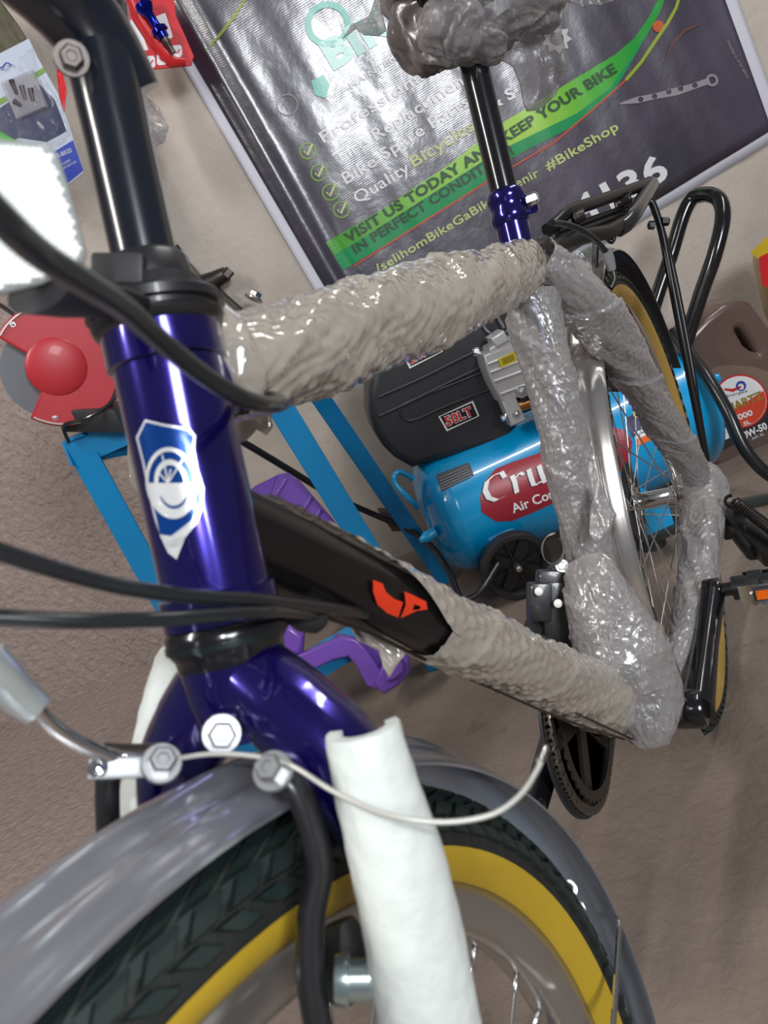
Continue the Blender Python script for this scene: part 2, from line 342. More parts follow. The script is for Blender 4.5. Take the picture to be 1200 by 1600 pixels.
def vinyl_mat():
    M = bpy.data.materials.new('glossy_banner_vinyl'); M.use_nodes = True; nt = M.node_tree; b = nt.nodes['Principled BSDF']; N = nt.nodes.new; L = nt.links.new
    tc = N('ShaderNodeTexCoord'); n = N('ShaderNodeTexNoise'); n.inputs['Scale'].default_value = 3.2; n.inputs['Detail'].default_value = 5; L(tc.outputs['Object'], n.inputs[0])
    cr = N('ShaderNodeValToRGB'); e = cr.color_ramp.elements; e[0].position = .35; e[0].color = (.018, .014, .030, 1); e[1].position = .72; e[1].color = (.070, .052, .085, 1); L(n.outputs[0], cr.inputs[0]); L(cr.outputs[0], b.inputs['Base Color'])
    b.inputs['Roughness'].default_value = .34; b.inputs['Specular IOR Level'].default_value = 1.0; b.inputs['Coat Weight'].default_value = .8; b.inputs['Coat Roughness'].default_value = .16
    n2 = N('ShaderNodeTexNoise'); n2.inputs['Scale'].default_value = 9; n2.inputs['Detail'].default_value = 4; L(tc.outputs['Object'], n2.inputs[0])
    # woven scrim lines of the vinyl, too fine to build
    vm = N('ShaderNodeVectorMath'); vm.operation = 'DOT_PRODUCT'; vm.inputs[1].default_value = tuple(BY); L(tc.outputs['Object'], vm.inputs[0])
    sn = N('ShaderNodeMath'); sn.operation = 'MULTIPLY'; sn.inputs[1].default_value = 1300; L(vm.outputs['Value'], sn.inputs[0]); s2 = N('ShaderNodeMath'); s2.operation = 'SINE'; L(sn.outputs[0], s2.inputs[0])
    ad = N('ShaderNodeMath'); ad.operation = 'MULTIPLY_ADD'; ad.inputs[1].default_value = .010; L(s2.outputs[0], ad.inputs[0]); L(n2.outputs[0], ad.inputs[2])
    bp = N('ShaderNodeBump'); bp.inputs['Strength'].default_value = .5; bp.inputs['Distance'].default_value = .006; L(ad.outputs[0], bp.inputs['Height']); L(bp.outputs[0], b.inputs['Normal']); L(bp.outputs[0], b.inputs['Coat Normal'])
    return M
vinyl = vinyl_mat()
whitev = mat('white_banner_border', (.62, .62, .70), .35)
def banner_sheet(name, u0, u1, v0, v1, off, m, nu, nv):
    vs = []
    for j in range(nv + 1):
        for i in range(nu + 1):
            u = u0 + (u1 - u0) * i / nu; v = v0 + (v1 - v0) * j / nv; vs.append(BL + BX * u + BY * v - WN * (bn(u, v) + off))
    fs = [(j * (nu + 1) + i, j * (nu + 1) + i + 1, (j + 1) * (nu + 1) + i + 1, (j + 1) * (nu + 1) + i) for j in range(nv) for i in range(nu)]
    o = mesh(name, vs, fs, m, banner); md = o.modifiers.new('thickness', 'SOLIDIFY'); md.thickness = .0008; md.offset = -1 if off == 0 else 0; return o
banner_sheet('border', 0, BW, 0, BH, 0, whitev, 130, 60)
banner_sheet('printed_sheet', .026, BW - .030, .026, BH - .026, .0012, vinyl, 130, 60)
bm1 = lambda off: (lambda a, b: banner_pt(a, b, off))
wtxt = mat('white_banner_ink', (.72, .72, .74), .35); ytxt = mat('yellow_green_banner_ink', (.50, .56, .22), .35); dtxt = mat('dark_green_banner_ink', (.02, .07, .025), .4)
def band_mat():
    M = bpy.data.materials.new('green_band_ink'); M.use_nodes = True; nt = M.node_tree; b = nt.nodes['Principled BSDF']; N = nt.nodes.new; L = nt.links.new
    tc = N('ShaderNodeTexCoord'); d = N('ShaderNodeVectorMath'); d.operation = 'DOT_PRODUCT'; d.inputs[1].default_value = tuple(BX * 1 - BY * .1); L(tc.outputs['Object'], d.inputs[0])
    mr = N('ShaderNodeMapRange'); mr.inputs[1].default_value = -.42; mr.inputs[2].default_value = .42; L(d.outputs['Value'], mr.inputs[0])
    cr = N('ShaderNodeValToRGB'); e = cr.color_ramp.elements; e[0].position = 0; e[0].color = (.07, .33, .035, 1); e[1].position = .98; e[1].color = (.02, .30, .04, 1)
    a = e.new(.25); a.color = (.22, .52, .06, 1); a = e.new(.6); a.color = (.36, .62, .07, 1); a = e.new(.82); a.color = (.08, .42, .04, 1); L(mr.outputs[0], cr.inputs[0]); L(cr.outputs[0], b.inputs['Base Color'])
    b.inputs['Roughness'].default_value = .3; return M
band = band_mat(); bandlow = mat('deep_green_ink', (.01, .27, .085), .3)
decal('green_band', [[(509, 379), (600, 325), (700, 258), (787, 191), (892, 127), (960, 86), (990, 60), (1012, 28), (1031, -10), (1040, -10), (1028, 22), (997, 77), (960, 139), (900, 195), (799, 247), (762, 281), (640, 360), (536, 422)]], bm1(.0022), band, banner, 9)
decal('green_band_edge', [[(521, 400), (640, 325), (760, 248), (800, 226), (900, 178), (950, 140), (985, 90), (1005, 60), (997, 77), (960, 139), (900, 195), (799, 247), (762, 281), (640, 360), (536, 422)]], bm1(.0030), bandlow, banner, 9)
B = bm1(.0040)
for s, a, b_, h, m_, bo in (("Professional Bi", (506, 225), (707, 97), 19, wtxt, .012), ("Tire Replacement", (528, 259), (736, 126), 19, wtxt, .012), ("Bike Spare Parts", (541, 289), (733, 165), 19, wtxt, .012),
        ("& S", (768, 173), (805, 152), 18, wtxt, .03), ("Quality", (558, 319), (641, 268), 19, wtxt, .012), ("Bicycles", (646, 263), (742, 203), 19, ytxt, .012),
        ("VISIT US TODAY AND KEEP YOUR BIKE", (543, 380), (962, 113), 16, dtxt, .035), ("IN PERFECT CONDITION!", (555, 397), (802, 240), 15, dtxt, .035),
        ("/selihomBikeGaBik", (590, 427), (766, 321), 14, ytxt, .015), ("enir", (806, 294), (842, 275), 14, ytxt, .015), ("#BikeShop", (854, 268), (965, 203), 15, ytxt, .02),
        ("4136", (905, 352), (1044, 276), 42, wtxt, .03), ("MAINTENANCE", (548, 140), (668, 66), 10, wtxt, .01),
        ("BIKE", (520, 110), (650, 30), 46, mat('pale_teal_ink', (.45, .72, .66), .3), .05)):
    decal_text('lettering', s, a, b_, h, B, m_, banner, bo, .25, spacing=1.05)
decal('emblem', [circ2(512, 40, 36), circ2(512, 40, 26)], B, mat('teal_ink', (.16, .5, .42), .3), banner)
decal('emblem', [[(486, 128), (505, 118), (515, 135), (508, 155), (492, 150)]], B, mat('teal_ink', (.16, .5, .42), .3), banner)
for cx, cy in ((481, 237), (498, 271), (516, 301), (533, 328)):
    t = decal('check_ring', [circ2(cx, cy, 13.5), circ2(cx, cy, 11)], B, mat('olive_green_ink', (.20, .34, .08), .4), banner)
    decal('check_mark', [stroke2([(cx - 6, cy), (cx - 1, cy + 6), (cx + 7, cy - 11)], [3, 4, 3])], bm1(.0048), ytxt, banner)
decal('thin_curve', [stroke2([(552, 416), (640, 360), (759, 285), (862, 225), (907, 187), (945, 154), (980, 122)], 2.5)], B, mat('red_ink', (.55, .07, .03), .4), banner, 30)
decal('thin_curve', [stroke2([(975, 127), (1000, 98), (1020, 68), (1040, 38), (1053, 15), (1060, -8)], 5)], B, mat('lime_ink', (.28, .36, .03), .4), banner, 30)
decal('thin_curve', [stroke2([(322, 84), (345, 55), (365, 30), (388, -6)], [1, 5, 5, 3])], B, mat('lime_ink', (.28, .36, .03), .4), banner, 30)
chg = mat('chain_grey_ink', (.27, .25, .28), .4)
chain = [(975, 162), (998, 157), (1020, 152), (1042, 145), (1060, 140), (1082, 135), (1108, 128)]
decal('chain_print', [stroke2([(965, 164), (992, 158), (1020, 152), (1056, 144), (1082, 136), (1105, 128)], [2, 10, 9, 12, 9, 10])] + [circ2(x, y, 4.2, 12) for x, y in chain[1:6]], B, chg, banner, 25)
decal('chain_print', [circ2(1109, 127, 10, 16), circ2(1109, 127, 6, 16)], B, chg, banner, 25)
cog = [(868 + (17 if i % 2 else 24) * math.cos(i * PI / 9), 62 + (17 if i % 2 else 24) * math.sin(i * PI / 9)) for i in range(18)]
decal('cog_print', [cog, circ2(868, 62, 11)], B, mat('pale_grey_ink', (.5, .48, .5), .4), banner)
decal('wheel_print', [circ2(449, 165, 17), circ2(449, 165, 15)], B, chg, banner)
decal('spark_print', [circ2(1026, 43, 9)], B, mat('orange_ink', (.5, .09, .02), .4), banner)
decal('wheel_arc_print', [stroke2([(1035, 100), (1048, 70), (1066, 50), (1095, 38)], [1, 5, 5, 2])], B, mat('dull_maroon_ink', (.12, .05, .05), .4), banner)
decal_text('lettering', 'WhatsApp or call for delivery', (1132, 66), (1164, 125), 5, B, chg, banner, .0, .4)

# ================================================================ AIR COMPRESSOR
T0 = P(690, 800, 1.82); T1 = P(1070, 640, 1.83); TA = T1 - T0; TA.z = 0; TA.normalize(); TN = TA.cross(V((0, 0, 1))).normalized()
if TN.dot(WN) > 0: TN = -TN
UP = V((0, 0, 1))
TC = (T0 + T1) / 2; TR = .150; TL = (T1 - T0).length
comp = thing('air_compressor', 'bright blue portable air compressor with black motor cover standing on the floor', 'compressor', V((TC.x, TC.y, 0)))
g = G(); hl = TL / 2
prof = [(-hl - .045, 0), (-hl - .044, TR * .35), (-hl - .036, TR * .68), (-hl - .018, TR * .9), (-hl, TR * .985), (-hl + .02, TR), (-hl + .022, TR * 1.006), (-hl + .028, TR * 1.006), (-hl + .03, TR), (hl - .03, TR), (hl - .02, TR), (hl, TR * .985), (hl + .018, TR * .9), (hl + .036, TR * .68), (hl + .044, TR * .35), (hl + .045, 0)]
tank = g.lathe(TC, TA, prof, 64).out('tank', tankb, comp, angle=60)
def on_tank(off):
    def f(a, b):
        p = on_cyl(a, b, TC, TA, TR + off); return p
    return f
K = on_tank(.0015); K2 = on_tank(.0035); K3 = on_tank(.0028)
# red lozenge label with white name; runs right behind the bicycle
lab = [(752, 800), (750, 776), (757, 752), (775, 732), (800, 722), (960, 668), (978, 672), (988, 690), (984, 720), (965, 742), (830, 802), (800, 814), (775, 815)]
rl = decal('round_ended_label', [lab], K, redlab, comp, 12)
def nib(pts, w=7, ang=-.5):                    # broad-nib pen stroke, gives the letters their blackletter cut
    c, s_ = math.cos(ang) * w / 2, math.sin(ang) * w / 2; return [(x + c, y + s_) for x, y in pts] + [(x - c, y - s_) for x, y in reversed(pts)]
vlet = []
for q, w_ in (([(785, 738), (772, 742), (761, 752), (758, 766), (764, 778), (776, 782), (790, 775)], 9), ([(783, 737), (789, 746)], 8),
              ([(800, 743), (804, 752), (808, 770)], 8), ([(804, 748), (813, 738), (818, 742)], 6), ([(826, 733), (829, 744), (834, 758), (843, 756), (848, 750)], 8), ([(842, 727), (846, 740), (852, 754)], 8),
              ([(862, 718), (866, 738), (872, 748), (880, 742)], 8), ([(883, 710), (886, 725), (890, 740)], 8)):
    vs, fs = flat_mesh([nib(q, w_)], 12); vlet.append((vs, fs))
gg = G(); gb = G()
for vs, fs in vlet:
    gg.add([K2(a, b) for a, b in vs], fs); gb.add([K3(a - 2, b + 1) for a, b in vs], fs)
gb.out('lettering_shadow', blackpr, comp, False); gg.out('lettering', white, comp, False)
decal_text('lettering', 'Air Compr', (802, 802), (893, 767), 15, K2, white, comp, .02, .3)
decal('rating_plate', [[(681, 742), (732, 722), (741, 742), (690, 768)]], K, mat('grey_metal_plate', (.13, .14, .15), .4, .4), comp, 12)
for k in range(5): decal('plate_line', [[(686 + k, 747 + k * 4.2), (730 + k * 1.6, 728 + k * 3.8), (730.3 + k * 1.6, 729.2 + k * 3.8), (686.3 + k, 748.4 + k * 4.2)]], K2, chg, comp)
decal('eu_sticker', [[(975, 655), (1010, 636), (1022, 656), (1030, 665), (988, 684)]], K, mat('navy_print', (.01, .01, .10), .4), comp, 12)
decal_text('lettering', 'CE', (991, 654), (1009, 648), 12, K2, ylab, comp, .03)
decal('warning_sticker', [[(990, 676), (1026, 662), (1030, 671), (993, 687)]], K, white, comp, 12)
decal('warning_sticker', [[(993, 687), (1030, 671), (1035, 680), (997, 697)]], K, orange, comp, 12, 'orange warning sticker')
# front guard handle on the left cap, drain plug
g = G(); g.tube([P(645, 748, 1.72), P(628, 738, 1.70), P(617, 742, 1.69), P(618, 756, 1.69), P(632, 772, 1.69), P(644, 784, 1.70), P(652, 792, 1.73)], .0065, 10, 5).out('side_handle', tankb, comp)
g = G(); g.lathe(P(668, 838, 1.72), -TA + TN * .3, [(-.02, .013), (.006, .013), (.012, .009), (.02, .006), (.02, 0)], 12).out('drain_plug', tankb, comp)
# motor and shroud: a moulded cover facing the room
SD = 1.67; sp0 = P(700, 600, SD)
SF = Matrix((TA, UP, TN)).transposed().to_4x4(); SF.translation = sp0
def sh2(px, py):                                # pixel -> shroud plane coords
    q = on_plane(px, py, sp0, TN) - sp0; return q.dot(TA), q.dot(UP)
ol = [sh2(*p) for p in ((609, 552), (596, 580), (590, 612), (590, 645), (597, 670), (609, 690), (625, 706), (648, 719), (700, 704), (790, 680), (800, 650), (795, 600), (778, 560), (800, 540), (850, 520), (862, 470), (840, 430), (800, 424), (770, 428), (740, 445), (715, 465), (698, 482), (689, 500), (682, 527), (650, 536))]
vs, fs = slab([ol], .13, .018, SF @ Matrix.Translation((0, 0, -.065)))
mesh('motor_cover', vs, fs, shroudm, comp, True, angle=35)
S = lambda a, b: on_plane(a, b, sp0, TN, .001)
S2 = lambda a, b: on_plane(a, b, sp0, TN, .002); S3 = lambda a, b: on_plane(a, b, sp0, TN, .003)
def srod(pts, r): 
    g = G(); g.tube([on_plane(a, b, sp0, TN, .001) for a, b in pts], r, 8, 4).out('moulded_rib', shroudm, comp)
srod([(592, 620), (660, 590), (720, 560), (768, 538)], .004); srod([(592, 650), (640, 628), (700, 598), (764, 568)], .004)
srod([(766, 608), (700, 633), (650, 655), (632, 655), (624, 642), (632, 630), (700, 603), (758, 580)], .003)
def sticker(q, s, a, b_, h, label):
    o = decal('power_sticker', [q], S, blackpr, comp, 1e9, label); cx = sum(p[0] for p in q) / 4; cy = sum(p[1] for p in q) / 4
    q2 = [(cx + (x - cx) * .92, cy + (y - cy) * .86) for x, y in q]
    decal('sticker_outline', [q, q2], S2, white, comp); decal_text('lettering', s, a, b_, h, S2, white, comp, .07); decal_text('lettering', s, a, b_, h, S3, redpr, comp, .02)
sticker([(628, 552), (683, 526), (692, 549), (640, 576)], '2.0HP', (640, 569), (684, 546), 14, 'black sticker reading 2.0HP')
sticker([(685, 651), (739, 626), (749, 650), (698, 674)], '50LT', (698, 666), (741, 648), 15, 'black sticker reading 50LT')
bolt('bolt', on_plane(745, 550, sp0, TN, 0), TN, .007, .006, steel, comp)
# cylinder head in cast aluminium
H = 1.62; hp = P(795, 600, H); HX = (P(830, 582, H) - P(770, 606, H)); HX = TA; 
def hq(px, py, off=0): return on_plane(px, py, hp, TN, off)
def hslab(name, pts, t, back, m, bev=.004, label=None):
    fr = Matrix((TA, UP, TN)).transposed().to_4x4(); fr.translation = hp - TN * back
    q = [((hq(*p) - hp).dot(TA), (hq(*p) - hp).dot(UP)) for p in pts]; vs, fs = slab([q], t, bev, fr); return mesh(name, vs, fs, m, comp, True, angle=35, label=label)
hslab('cylinder_head', [(759, 557), (803, 538), (812, 560), (822, 595), (830, 615), (812, 618), (800, 622), (787, 627), (772, 598), (764, 578)], .07, .035, castal)
hslab('head_cap', [(768, 545), (798, 530), (800, 538), (768, 552)], .06, .03, castal); hslab('head_top', [(770, 530), (785, 520), (792, 531), (776, 540)], .05, .02, castal)
for a in (((762, 569), (813, 549)), ((766, 582), (817, 562)), ((772, 596), (822, 578)), ((782, 616), (826, 599))):
    g = G(); g.tube([hq(*a[0], .001), hq(*a[1], .001)], .003, 8).out('cooling_fin', castal, comp)
decal('caution_label', [[(778, 561), (804, 549), (811, 562), (783, 575)]], lambda a, b: hq(a, b, .0045), ylab, comp)
for k in range(3): decal('caution_line', [[(784 + k, 562 + k * 3), (802 + k, 554 + k * 3), (802.3 + k, 555 + k * 3), (784.3 + k, 563 + k * 3)]], lambda a, b: hq(a, b, .0055), blackpr, comp)
hslab('foot_bracket', [(787, 627), (803, 620), (819, 655), (801, 663)], .04, .02, castal)
bolt('bolt', hq(815, 612, .002), TN, .009, .009, steel, comp, dome=True); bolt('bolt', hq(807, 647, .002), TN, .006, .006, steel, comp, dome=True); bolt('bolt', hq(791, 651, -.01), -TA, .007, .012, steel, comp)
g = G(); g.tube([hq(808, 634, -.02), hq(880, 612, -.02)], .016, 14).out('motor_coil', copper, comp)
g = G(); g.tube([hq(806, 624, -.04), hq(890, 590, -.04)], .035, 18).out('motor_housing', blackm, comp)
# fan inlet with wire ring at the top of the cover
fc = S(775, 498)
g = G(); g.lathe(fc, TN, [(-.03, .028), (.002, .030), (.002, .026), (-.02, .024), (-.02, 0)], 24).out('air_inlet', blackm, comp)
for r_ in (.0315, .0335): 
    g = G(); g.tube([fc + TN * .012 + (TA * math.cos(t) + UP * math.sin(t)) * r_ for t in [2 * PI * k / 32 for k in range(33)]], .0011, 6).out('wire_ring', steel, comp)
g = G(); g.tube([S(772, 488) + TN * .01, S(785, 512) + TN * .01], .0035, 8).out('lock_pin', steel, comp)
# wheels
def cwheel(c, r, w_, ax, parent):
    ax = V(ax).normalized(); g = G()
    g.lathe(c, ax, [(-w_ / 2, r * .80), (-w_ / 2, r * .95), (-w_ * .3, r), (w_ * .3, r), (w_ / 2, r * .95), (w_ / 2, r * .84), (w_ * .3, r * .80), (w_ * .3, r * .78), (-w_ * .3, r * .78), (-w_ / 2, r * .8)], 48)
    o = g.out('wheel', blackm, parent); g = G(); g.lathe(c, ax, [(-w_ / 2, r * .17), (w_ * .5, r * .15), (w_ * .5, 0)], 20)
    u = ax.orthogonal().normalized(); v_ = ax.cross(u)
    g.lathe(c - ax * w_ * .2, ax, [(0, r * .8), (.003, r * .8)], 32)
    for k in range(8):
        a = k * PI / 4 + .2; d = u * math.cos(a) + v_ * math.sin(a); t = ax.cross(d)
        g.box(c + d * r * .48, d * r * .34, t * (.0016 if k % 2 else .012), ax * w_ * (.28 if k % 2 else .1))
    g.out('wheel_spokes', blacksatin, o, False); bolt('axle_nut', c + ax * w_ * .5, ax, r * .11, .012, steel, o, False, None, True); return o
wc = P(814, 905, 1.70); wc.z = .078
cwheel(wc, .078, .035, TN, comp); wc2 = wc - TN * .26; cwheel(wc2, .078, .035, TN, comp)
g = G(); g.tube([wc2, wc - TN * .01], .008, 10).out('axle', darksteel, comp)
wc3 = P(1010, 825, 1.68); g = G(); g.box(V((wc3.x, wc3.y, .062)), TA * .05, TN * .10, UP * .006); g.tube([V((wc3.x, wc3.y, 0.0)), V((wc3.x, wc3.y, .06))], [.032, .024], 16); g.out('rubber_foot', rubber, comp)
g = G(); g.box(V((wc3.x, wc3.y, .09)), TA * .03, TN * .08, UP * .03); g.out('foot_bracket', tankb, comp, False)
g = G(); g.box(V((wc.x, wc.y, .11)) - TN * .11, TA * .03, TN * .08, UP * .03); g.out('foot_bracket', tankb, comp, False)
# U-shaped push handle on the right end
hb = [P(1000, 560, 1.86), P(1022, 478, 1.84), P(1048, 400, 1.82), P(1066, 340, 1.80), P(1080, 312, 1.79), P(1095, 305, 1.77), P(1112, 305, 1.74), P(1126, 316, 1.72), P(1129, 345, 1.71), P(1116, 400, 1.72), P(1095, 460, 1.75), P(1070, 540, 1.79)]
g = G(); g.tube(hb, .0172, 16, 5).out('push_handle', black, comp)
g = G(); g.lathe(P(1105, 598, 1.80), TA, [(-.02, .02), (.012, .02), (.02, .013), (.028, .013), (.03, 0)], 16).out('outlet_plug', tankb, comp)
decal('cap_sticker', [[(1094, 590), (1104, 584), (1112, 606), (1118, 640), (1104, 612)]], lambda a, b: P(a, b, 1.745), orange, comp)
# power cord
g = G(); g.tube([P(1052, 520, 1.80), P(1074, 548, 1.72), P(1105, 590, 1.66), P(1135, 640, 1.63), P(1160, 695, 1.62), P(1185, 728, 1.62), P(1215, 752, 1.62), P(1260, 790, 1.60)], .0135, 12, 6)
tag(g.out('rubber_hose', cablem), 'thick black hose looping down in front of the brown oil can', 'hose')

# ================================================================ OIL CAN
jp = P(1150, 640, 1.90); JF = Matrix((TA, UP, TN)).transposed().to_4x4(); JF.translation = jp
def jq(px, py, off=0): return on_plane(px, py, jp, TN, off)
def j2(px, py): q = jq(px, py) - jp; return q.dot(TA), q.dot(UP)
can = thing('oil_can', 'brown plastic five litre motor oil can with round white label', 'canister', V((jp.x, jp.y, 0)))
base_y = -jp.z + .001
bl = j2(1122, 724); 
outl = [(bl[0] + .01, base_y), (bl[0], base_y + .02), j2(1100, 680), j2(1085, 620), j2(1072, 560), j2(1084, 531), j2(1108, 505), j2(1133, 486), j2(1152, 479), j2(1168, 482), j2(1185, 505), j2(1205, 535), j2(1235, 560), j2(1262, 600), (j2(1262, 600)[0] + .01, base_y + .02), (j2(1262, 600)[0], base_y)]
hole = [j2(*p) for p in ((1141, 520), (1143, 507), (1154, 502), (1166, 506), (1182, 527), (1197, 549), (1190, 562), (1172, 559), (1156, 547))]
vs, fs = slab([outl, hole], .12, .016, JF @ Matrix.Translation((0, 0, -.06))); mesh('body', vs, fs, brownj, can, True, angle=50)
J = lambda a, b: jq(a, b, .001); J2 = lambda a, b: jq(a, b, .002); J3 = lambda a, b: jq(a, b, .003)
decal('label_panel', [[(1096, 640), (1100, 590), (1118, 572), (1145, 570), (1180, 574), (1230, 590), (1230, 655), (1130, 703), (1121, 706)]], J, mat('brown_label', (.20, .135, .10), .4), can)
decal('label_panel', [[(1105, 668), (1135, 650), (1190, 622), (1230, 610), (1230, 655), (1130, 703), (1121, 706)]], J2, mat('charcoal_label', (.03, .027, .03), .4), can, 1e9, 'charcoal lower label')
decal('label_disc', [circ2(1157, 627, 43, 40, 42)], lambda a, b: jq(a, b, .0026), redpr, can); decal('label_disc', [circ2(1157, 627, 40.5, 40, 39.5)], J3, white, can, 1e9, 'white round label')
a = [(1157 + 40 * math.cos(t), 627 + 39 * math.sin(t)) for t in [(-25 + 165 * k / 16) * PI / 180 for k in range(17)]]
decal('label_band', [[p for p in a]], lambda a, b: jq(a, b, .0035), mat('orange_red_print', (.7, .07, .03), .4), can)
J4 = lambda a, b: jq(a, b, .0042)
decal_text('lettering', 'QUARTZ', (1124, 650), (1194, 622), 13, J4, mat('gold_print', (.42, .33, .06), .35, .4), can, .03)
decal_text('lettering', '7000', (1147, 659), (1177, 648), 9, J4, white, can, .03); decal_text('lettering', '5L', (1163, 665), (1173, 661), 6, J4, white, can, .03)
decal_text('lettering', '20W-50', (1157, 689), (1200, 669), 11, J4, white, can, .04); decal_text('lettering', 'API SL', (1175, 688), (1195, 679), 4, J4, white, can, .0)
decal('oil_emblem', [circ2(1158, 603, 8, 16), circ2(1158, 604, 5, 16)], J4, bluepr, can); decal('oil_emblem', [stroke2([(1132, 608), (1145, 610), (1158, 604)], [3, 5, 3])], J4, redpr, can)
decal_text('lettering', 'Energies', (1136, 621), (1168, 612), 4, J4, blackpr, can, .0)
decal('small_panel', [[(1122, 675), (1134, 668), (1140, 684), (1127, 690)]], J3, white, can)
# yellow bottle at the right frame edge
yb = P(1232, 440, 1.90)
bot = thing('yellow_bottle', 'yellow and tan plastic bottle hanging on the wall by the right edge', 'bottle', yb)
g = G(); g.box(yb, TA * .065, TN * .05, UP * .11, bev=.045).out('body', yellowpl, bot)
yp = yb + TN * .0515
decal('label_panel', [[(1172, 395), (1196, 372), (1240, 352), (1240, 380), (1200, 402), (1184, 404)]], lambda a, b: on_plane(a, b, yp, TN), mat('yellow_bottle_label', (.62, .42, .02), .4), bot)
decal('label_panel', [[(1186, 402), (1240, 375), (1240, 470), (1190, 445)]], lambda a, b: on_plane(a, b, yp, TN, .001), redpr, bot, 1e9, 'red label')

# ================================================================ BENCH GRINDER ON ITS BLUE ANGLE-IRON STAND
stand = thing('angle_iron_stand', 'welded bright blue angle iron stand with chipped paint beside the purple chair', 'stand', on_floor(520, 1050))
def angle(name, a, b, w_, n1, n2, m=standb, parent=None):
    """angle iron from a to b; flange directions n1, n2"""
    a, b, n1, n2 = V(a), V(b), V(n1), V(n2); d = (b - a).normalized(); n1 = (n1 - d * n1.dot(d)).normalized(); n2 = (n2 - d * n2.dot(d) - n1 * n2.dot(n1)).normalized(); t = .004
    g = G(); c = (a + b) / 2; h = (b - a) / 2
    g.box(c + n1 * w_ / 2, h, n1 * w_ / 2, n2 * t / 2); g.box(c + n2 * w_ / 2, h, n2 * w_ / 2, n1 * t / 2); return g.out(name, m, parent or stand, False)
A0 = P(98, 692, 1.25); A1 = P(375, 562, 1.28); LR = RT * 1.0
TOCAM = -WN
f0 = V((A0.x, A0.y, 0)); angle('leg', A0 + UP * -.035, f0, .045, LR, WN)
mA1 = V((A1.x, A1.y, A0.z)); dirx = (mA1 - A0).normalized()
angle('top_bar', A0 - UP * .0, mA1, .045, -UP, WN)
B1 = P(425, 650, 1.36); fl1 = on_floor(672, 1050); up1 = B1 + (B1 - fl1).normalized() * ((A0.z - B1.z) / ((B1 - fl1).normalized().z)); angle('leg', up1, fl1, .045, LR, WN)
B2 = P(497, 640, 1.62); fl2 = on_floor(688, 915); up2 = B2 + (B2 - fl2).normalized() * .12; angle('leg', up2, fl2, .040, LR, WN)
angle('top_bar', up1, up2, .040, -UP, WN); angle('top_bar', mA1, up1, .04, -UP, WN)
B3 = A0 + (up2 - up1) * 1.0; angle('leg', B3, V((B3.x, B3.y, 0)), .040, LR, WN); angle('top_bar', A0, B3, .040, -UP, LR); angle('top_bar', B3, up2, .040, -UP, LR)
lz = .27
def atz(a, b, z): t = (a.z - z) / (a.z - b.z); return a + (b - a) * t
angle('stretcher', atz(A0, f0, .16), atz(up1, fl1, .16), .045, -UP, WN)
s1 = P(612, 822, 1.98)
g = G(); g.box(P(612, 812, 1.97), (fl2 - up2).normalized() * .035, LR * .018, WN * .02).out('rusty_foot_plate', rust, stand, False)
grinder = thing('bench_grinder', 'worn red bench grinder wheel guard with grey stone bolted to the blue stand', 'grinder', P(130, 640, 1.22))
gc = P(95, 570, 1.20); gax = (CAM - gc).normalized(); gu = (-DN - gax * (-DN).dot(gax)).normalized(); gr = gu.cross(gax).normalized() * 1.0
if gr.dot(RT) < 0: gr = -gr
def gp(px, py): q = on_plane(px, py, gc, gax) - gc; return q.dot(gr), q.dot(gu)
GF = Matrix((gr, gu, gax)).transposed().to_4x4(); GF.translation = gc
RG = .0925
cx0, cy0 = gp(95, 570)
def arc(c, r, a0, a1, n): return [(c[0] + r * math.cos(math.radians(a0 + (a1 - a0) * k / n)), c[1] + r * math.sin(math.radians(a0 + (a1 - a0) * k / n))) for k in range(n + 1)]
guard = arc((cx0, cy0), RG, 156, -115, 48) 
inner = [gp(72, 609), gp(57, 594), gp(49, 572), gp(48, 555), gp(25, 541)]
inner = [gp(58, 649), gp(71, 610), gp(57, 594), gp(49, 573), gp(48, 552), gp(2, 530)]
inner = [gp(70, 611), gp(57, 596), gp(49, 573), gp(48, 552)]
vs, fs = slab([guard + inner], .045, .004, GF @ Matrix.Translation((0, 0, -.0225))); mesh('guard', vs, fs, redp, grinder, True, angle=40)
g = G(); cc = gc + gr * gp(89, 573)[0] + gu * gp(89, 573)[1]; g.lathe(cc - gax * .001, gax, [(0, .046), (.0015, .0445), (.0035, .040), (.0060, .030), (.0074, .020), (.0082, .010), (.0084, 0)], 40).out('hub_cover', redp, grinder)
g = G(); c3 = gc + gr * gp(80, 580)[0] + gu * gp(80, 580)[1] - gax * .035; g.lathe(c3, gax, [(-.01, .0), (-.01, .074), (.012, .074), (.013, .07), (.013, 0)], 48).out('grinding_wheel', wheelg, grinder)
g = G(); g.tube([gp_ for gp_ in [gc + GF.to_3x3() @ V((x, y, .001)) for x, y in guard]], .0018, 6).out('worn_rim', mat('bare_edge', (.55, .5, .47), .4, .5), grinder)
for p in ((20, 507), (167, 545), (86, 653)): x, y = gp(*p); bolt('bolt', gc + gr * x + gu * y, gax, .0028, .003, steel, grinder, True, None, True)
g = G(); g.lathe(P(150, 500, 1.33), (P(95, 570, 1.2) - P(190, 470, 1.50)), [(-.14, 0), (-.14, .055), (-.12, .068), (.05, .068), (.07, .05), (.07, 0)], 32).out('motor_body', blackm, grinder)
g = G(); g.box(P(150, 650, 1.27), LR * .05, UP * .02, WN * .05, bev=.004).out('base', blackm, grinder)
g = G(); g.tube([P(-10, 470, 1.25), P(20, 490, 1.24), P(60, 520, 1.26)], .0035, 8, 3).out('tool_rest_rod', darksteel, grinder)
g = G(); g.tube([P(185, 600, 1.24), P(170, 632, 1.22), P(130, 655, 1.20), P(100, 665, 1.21), P(107, 690, 1.24)], .003, 8, 5).out('mains_lead', cablem, grinder)

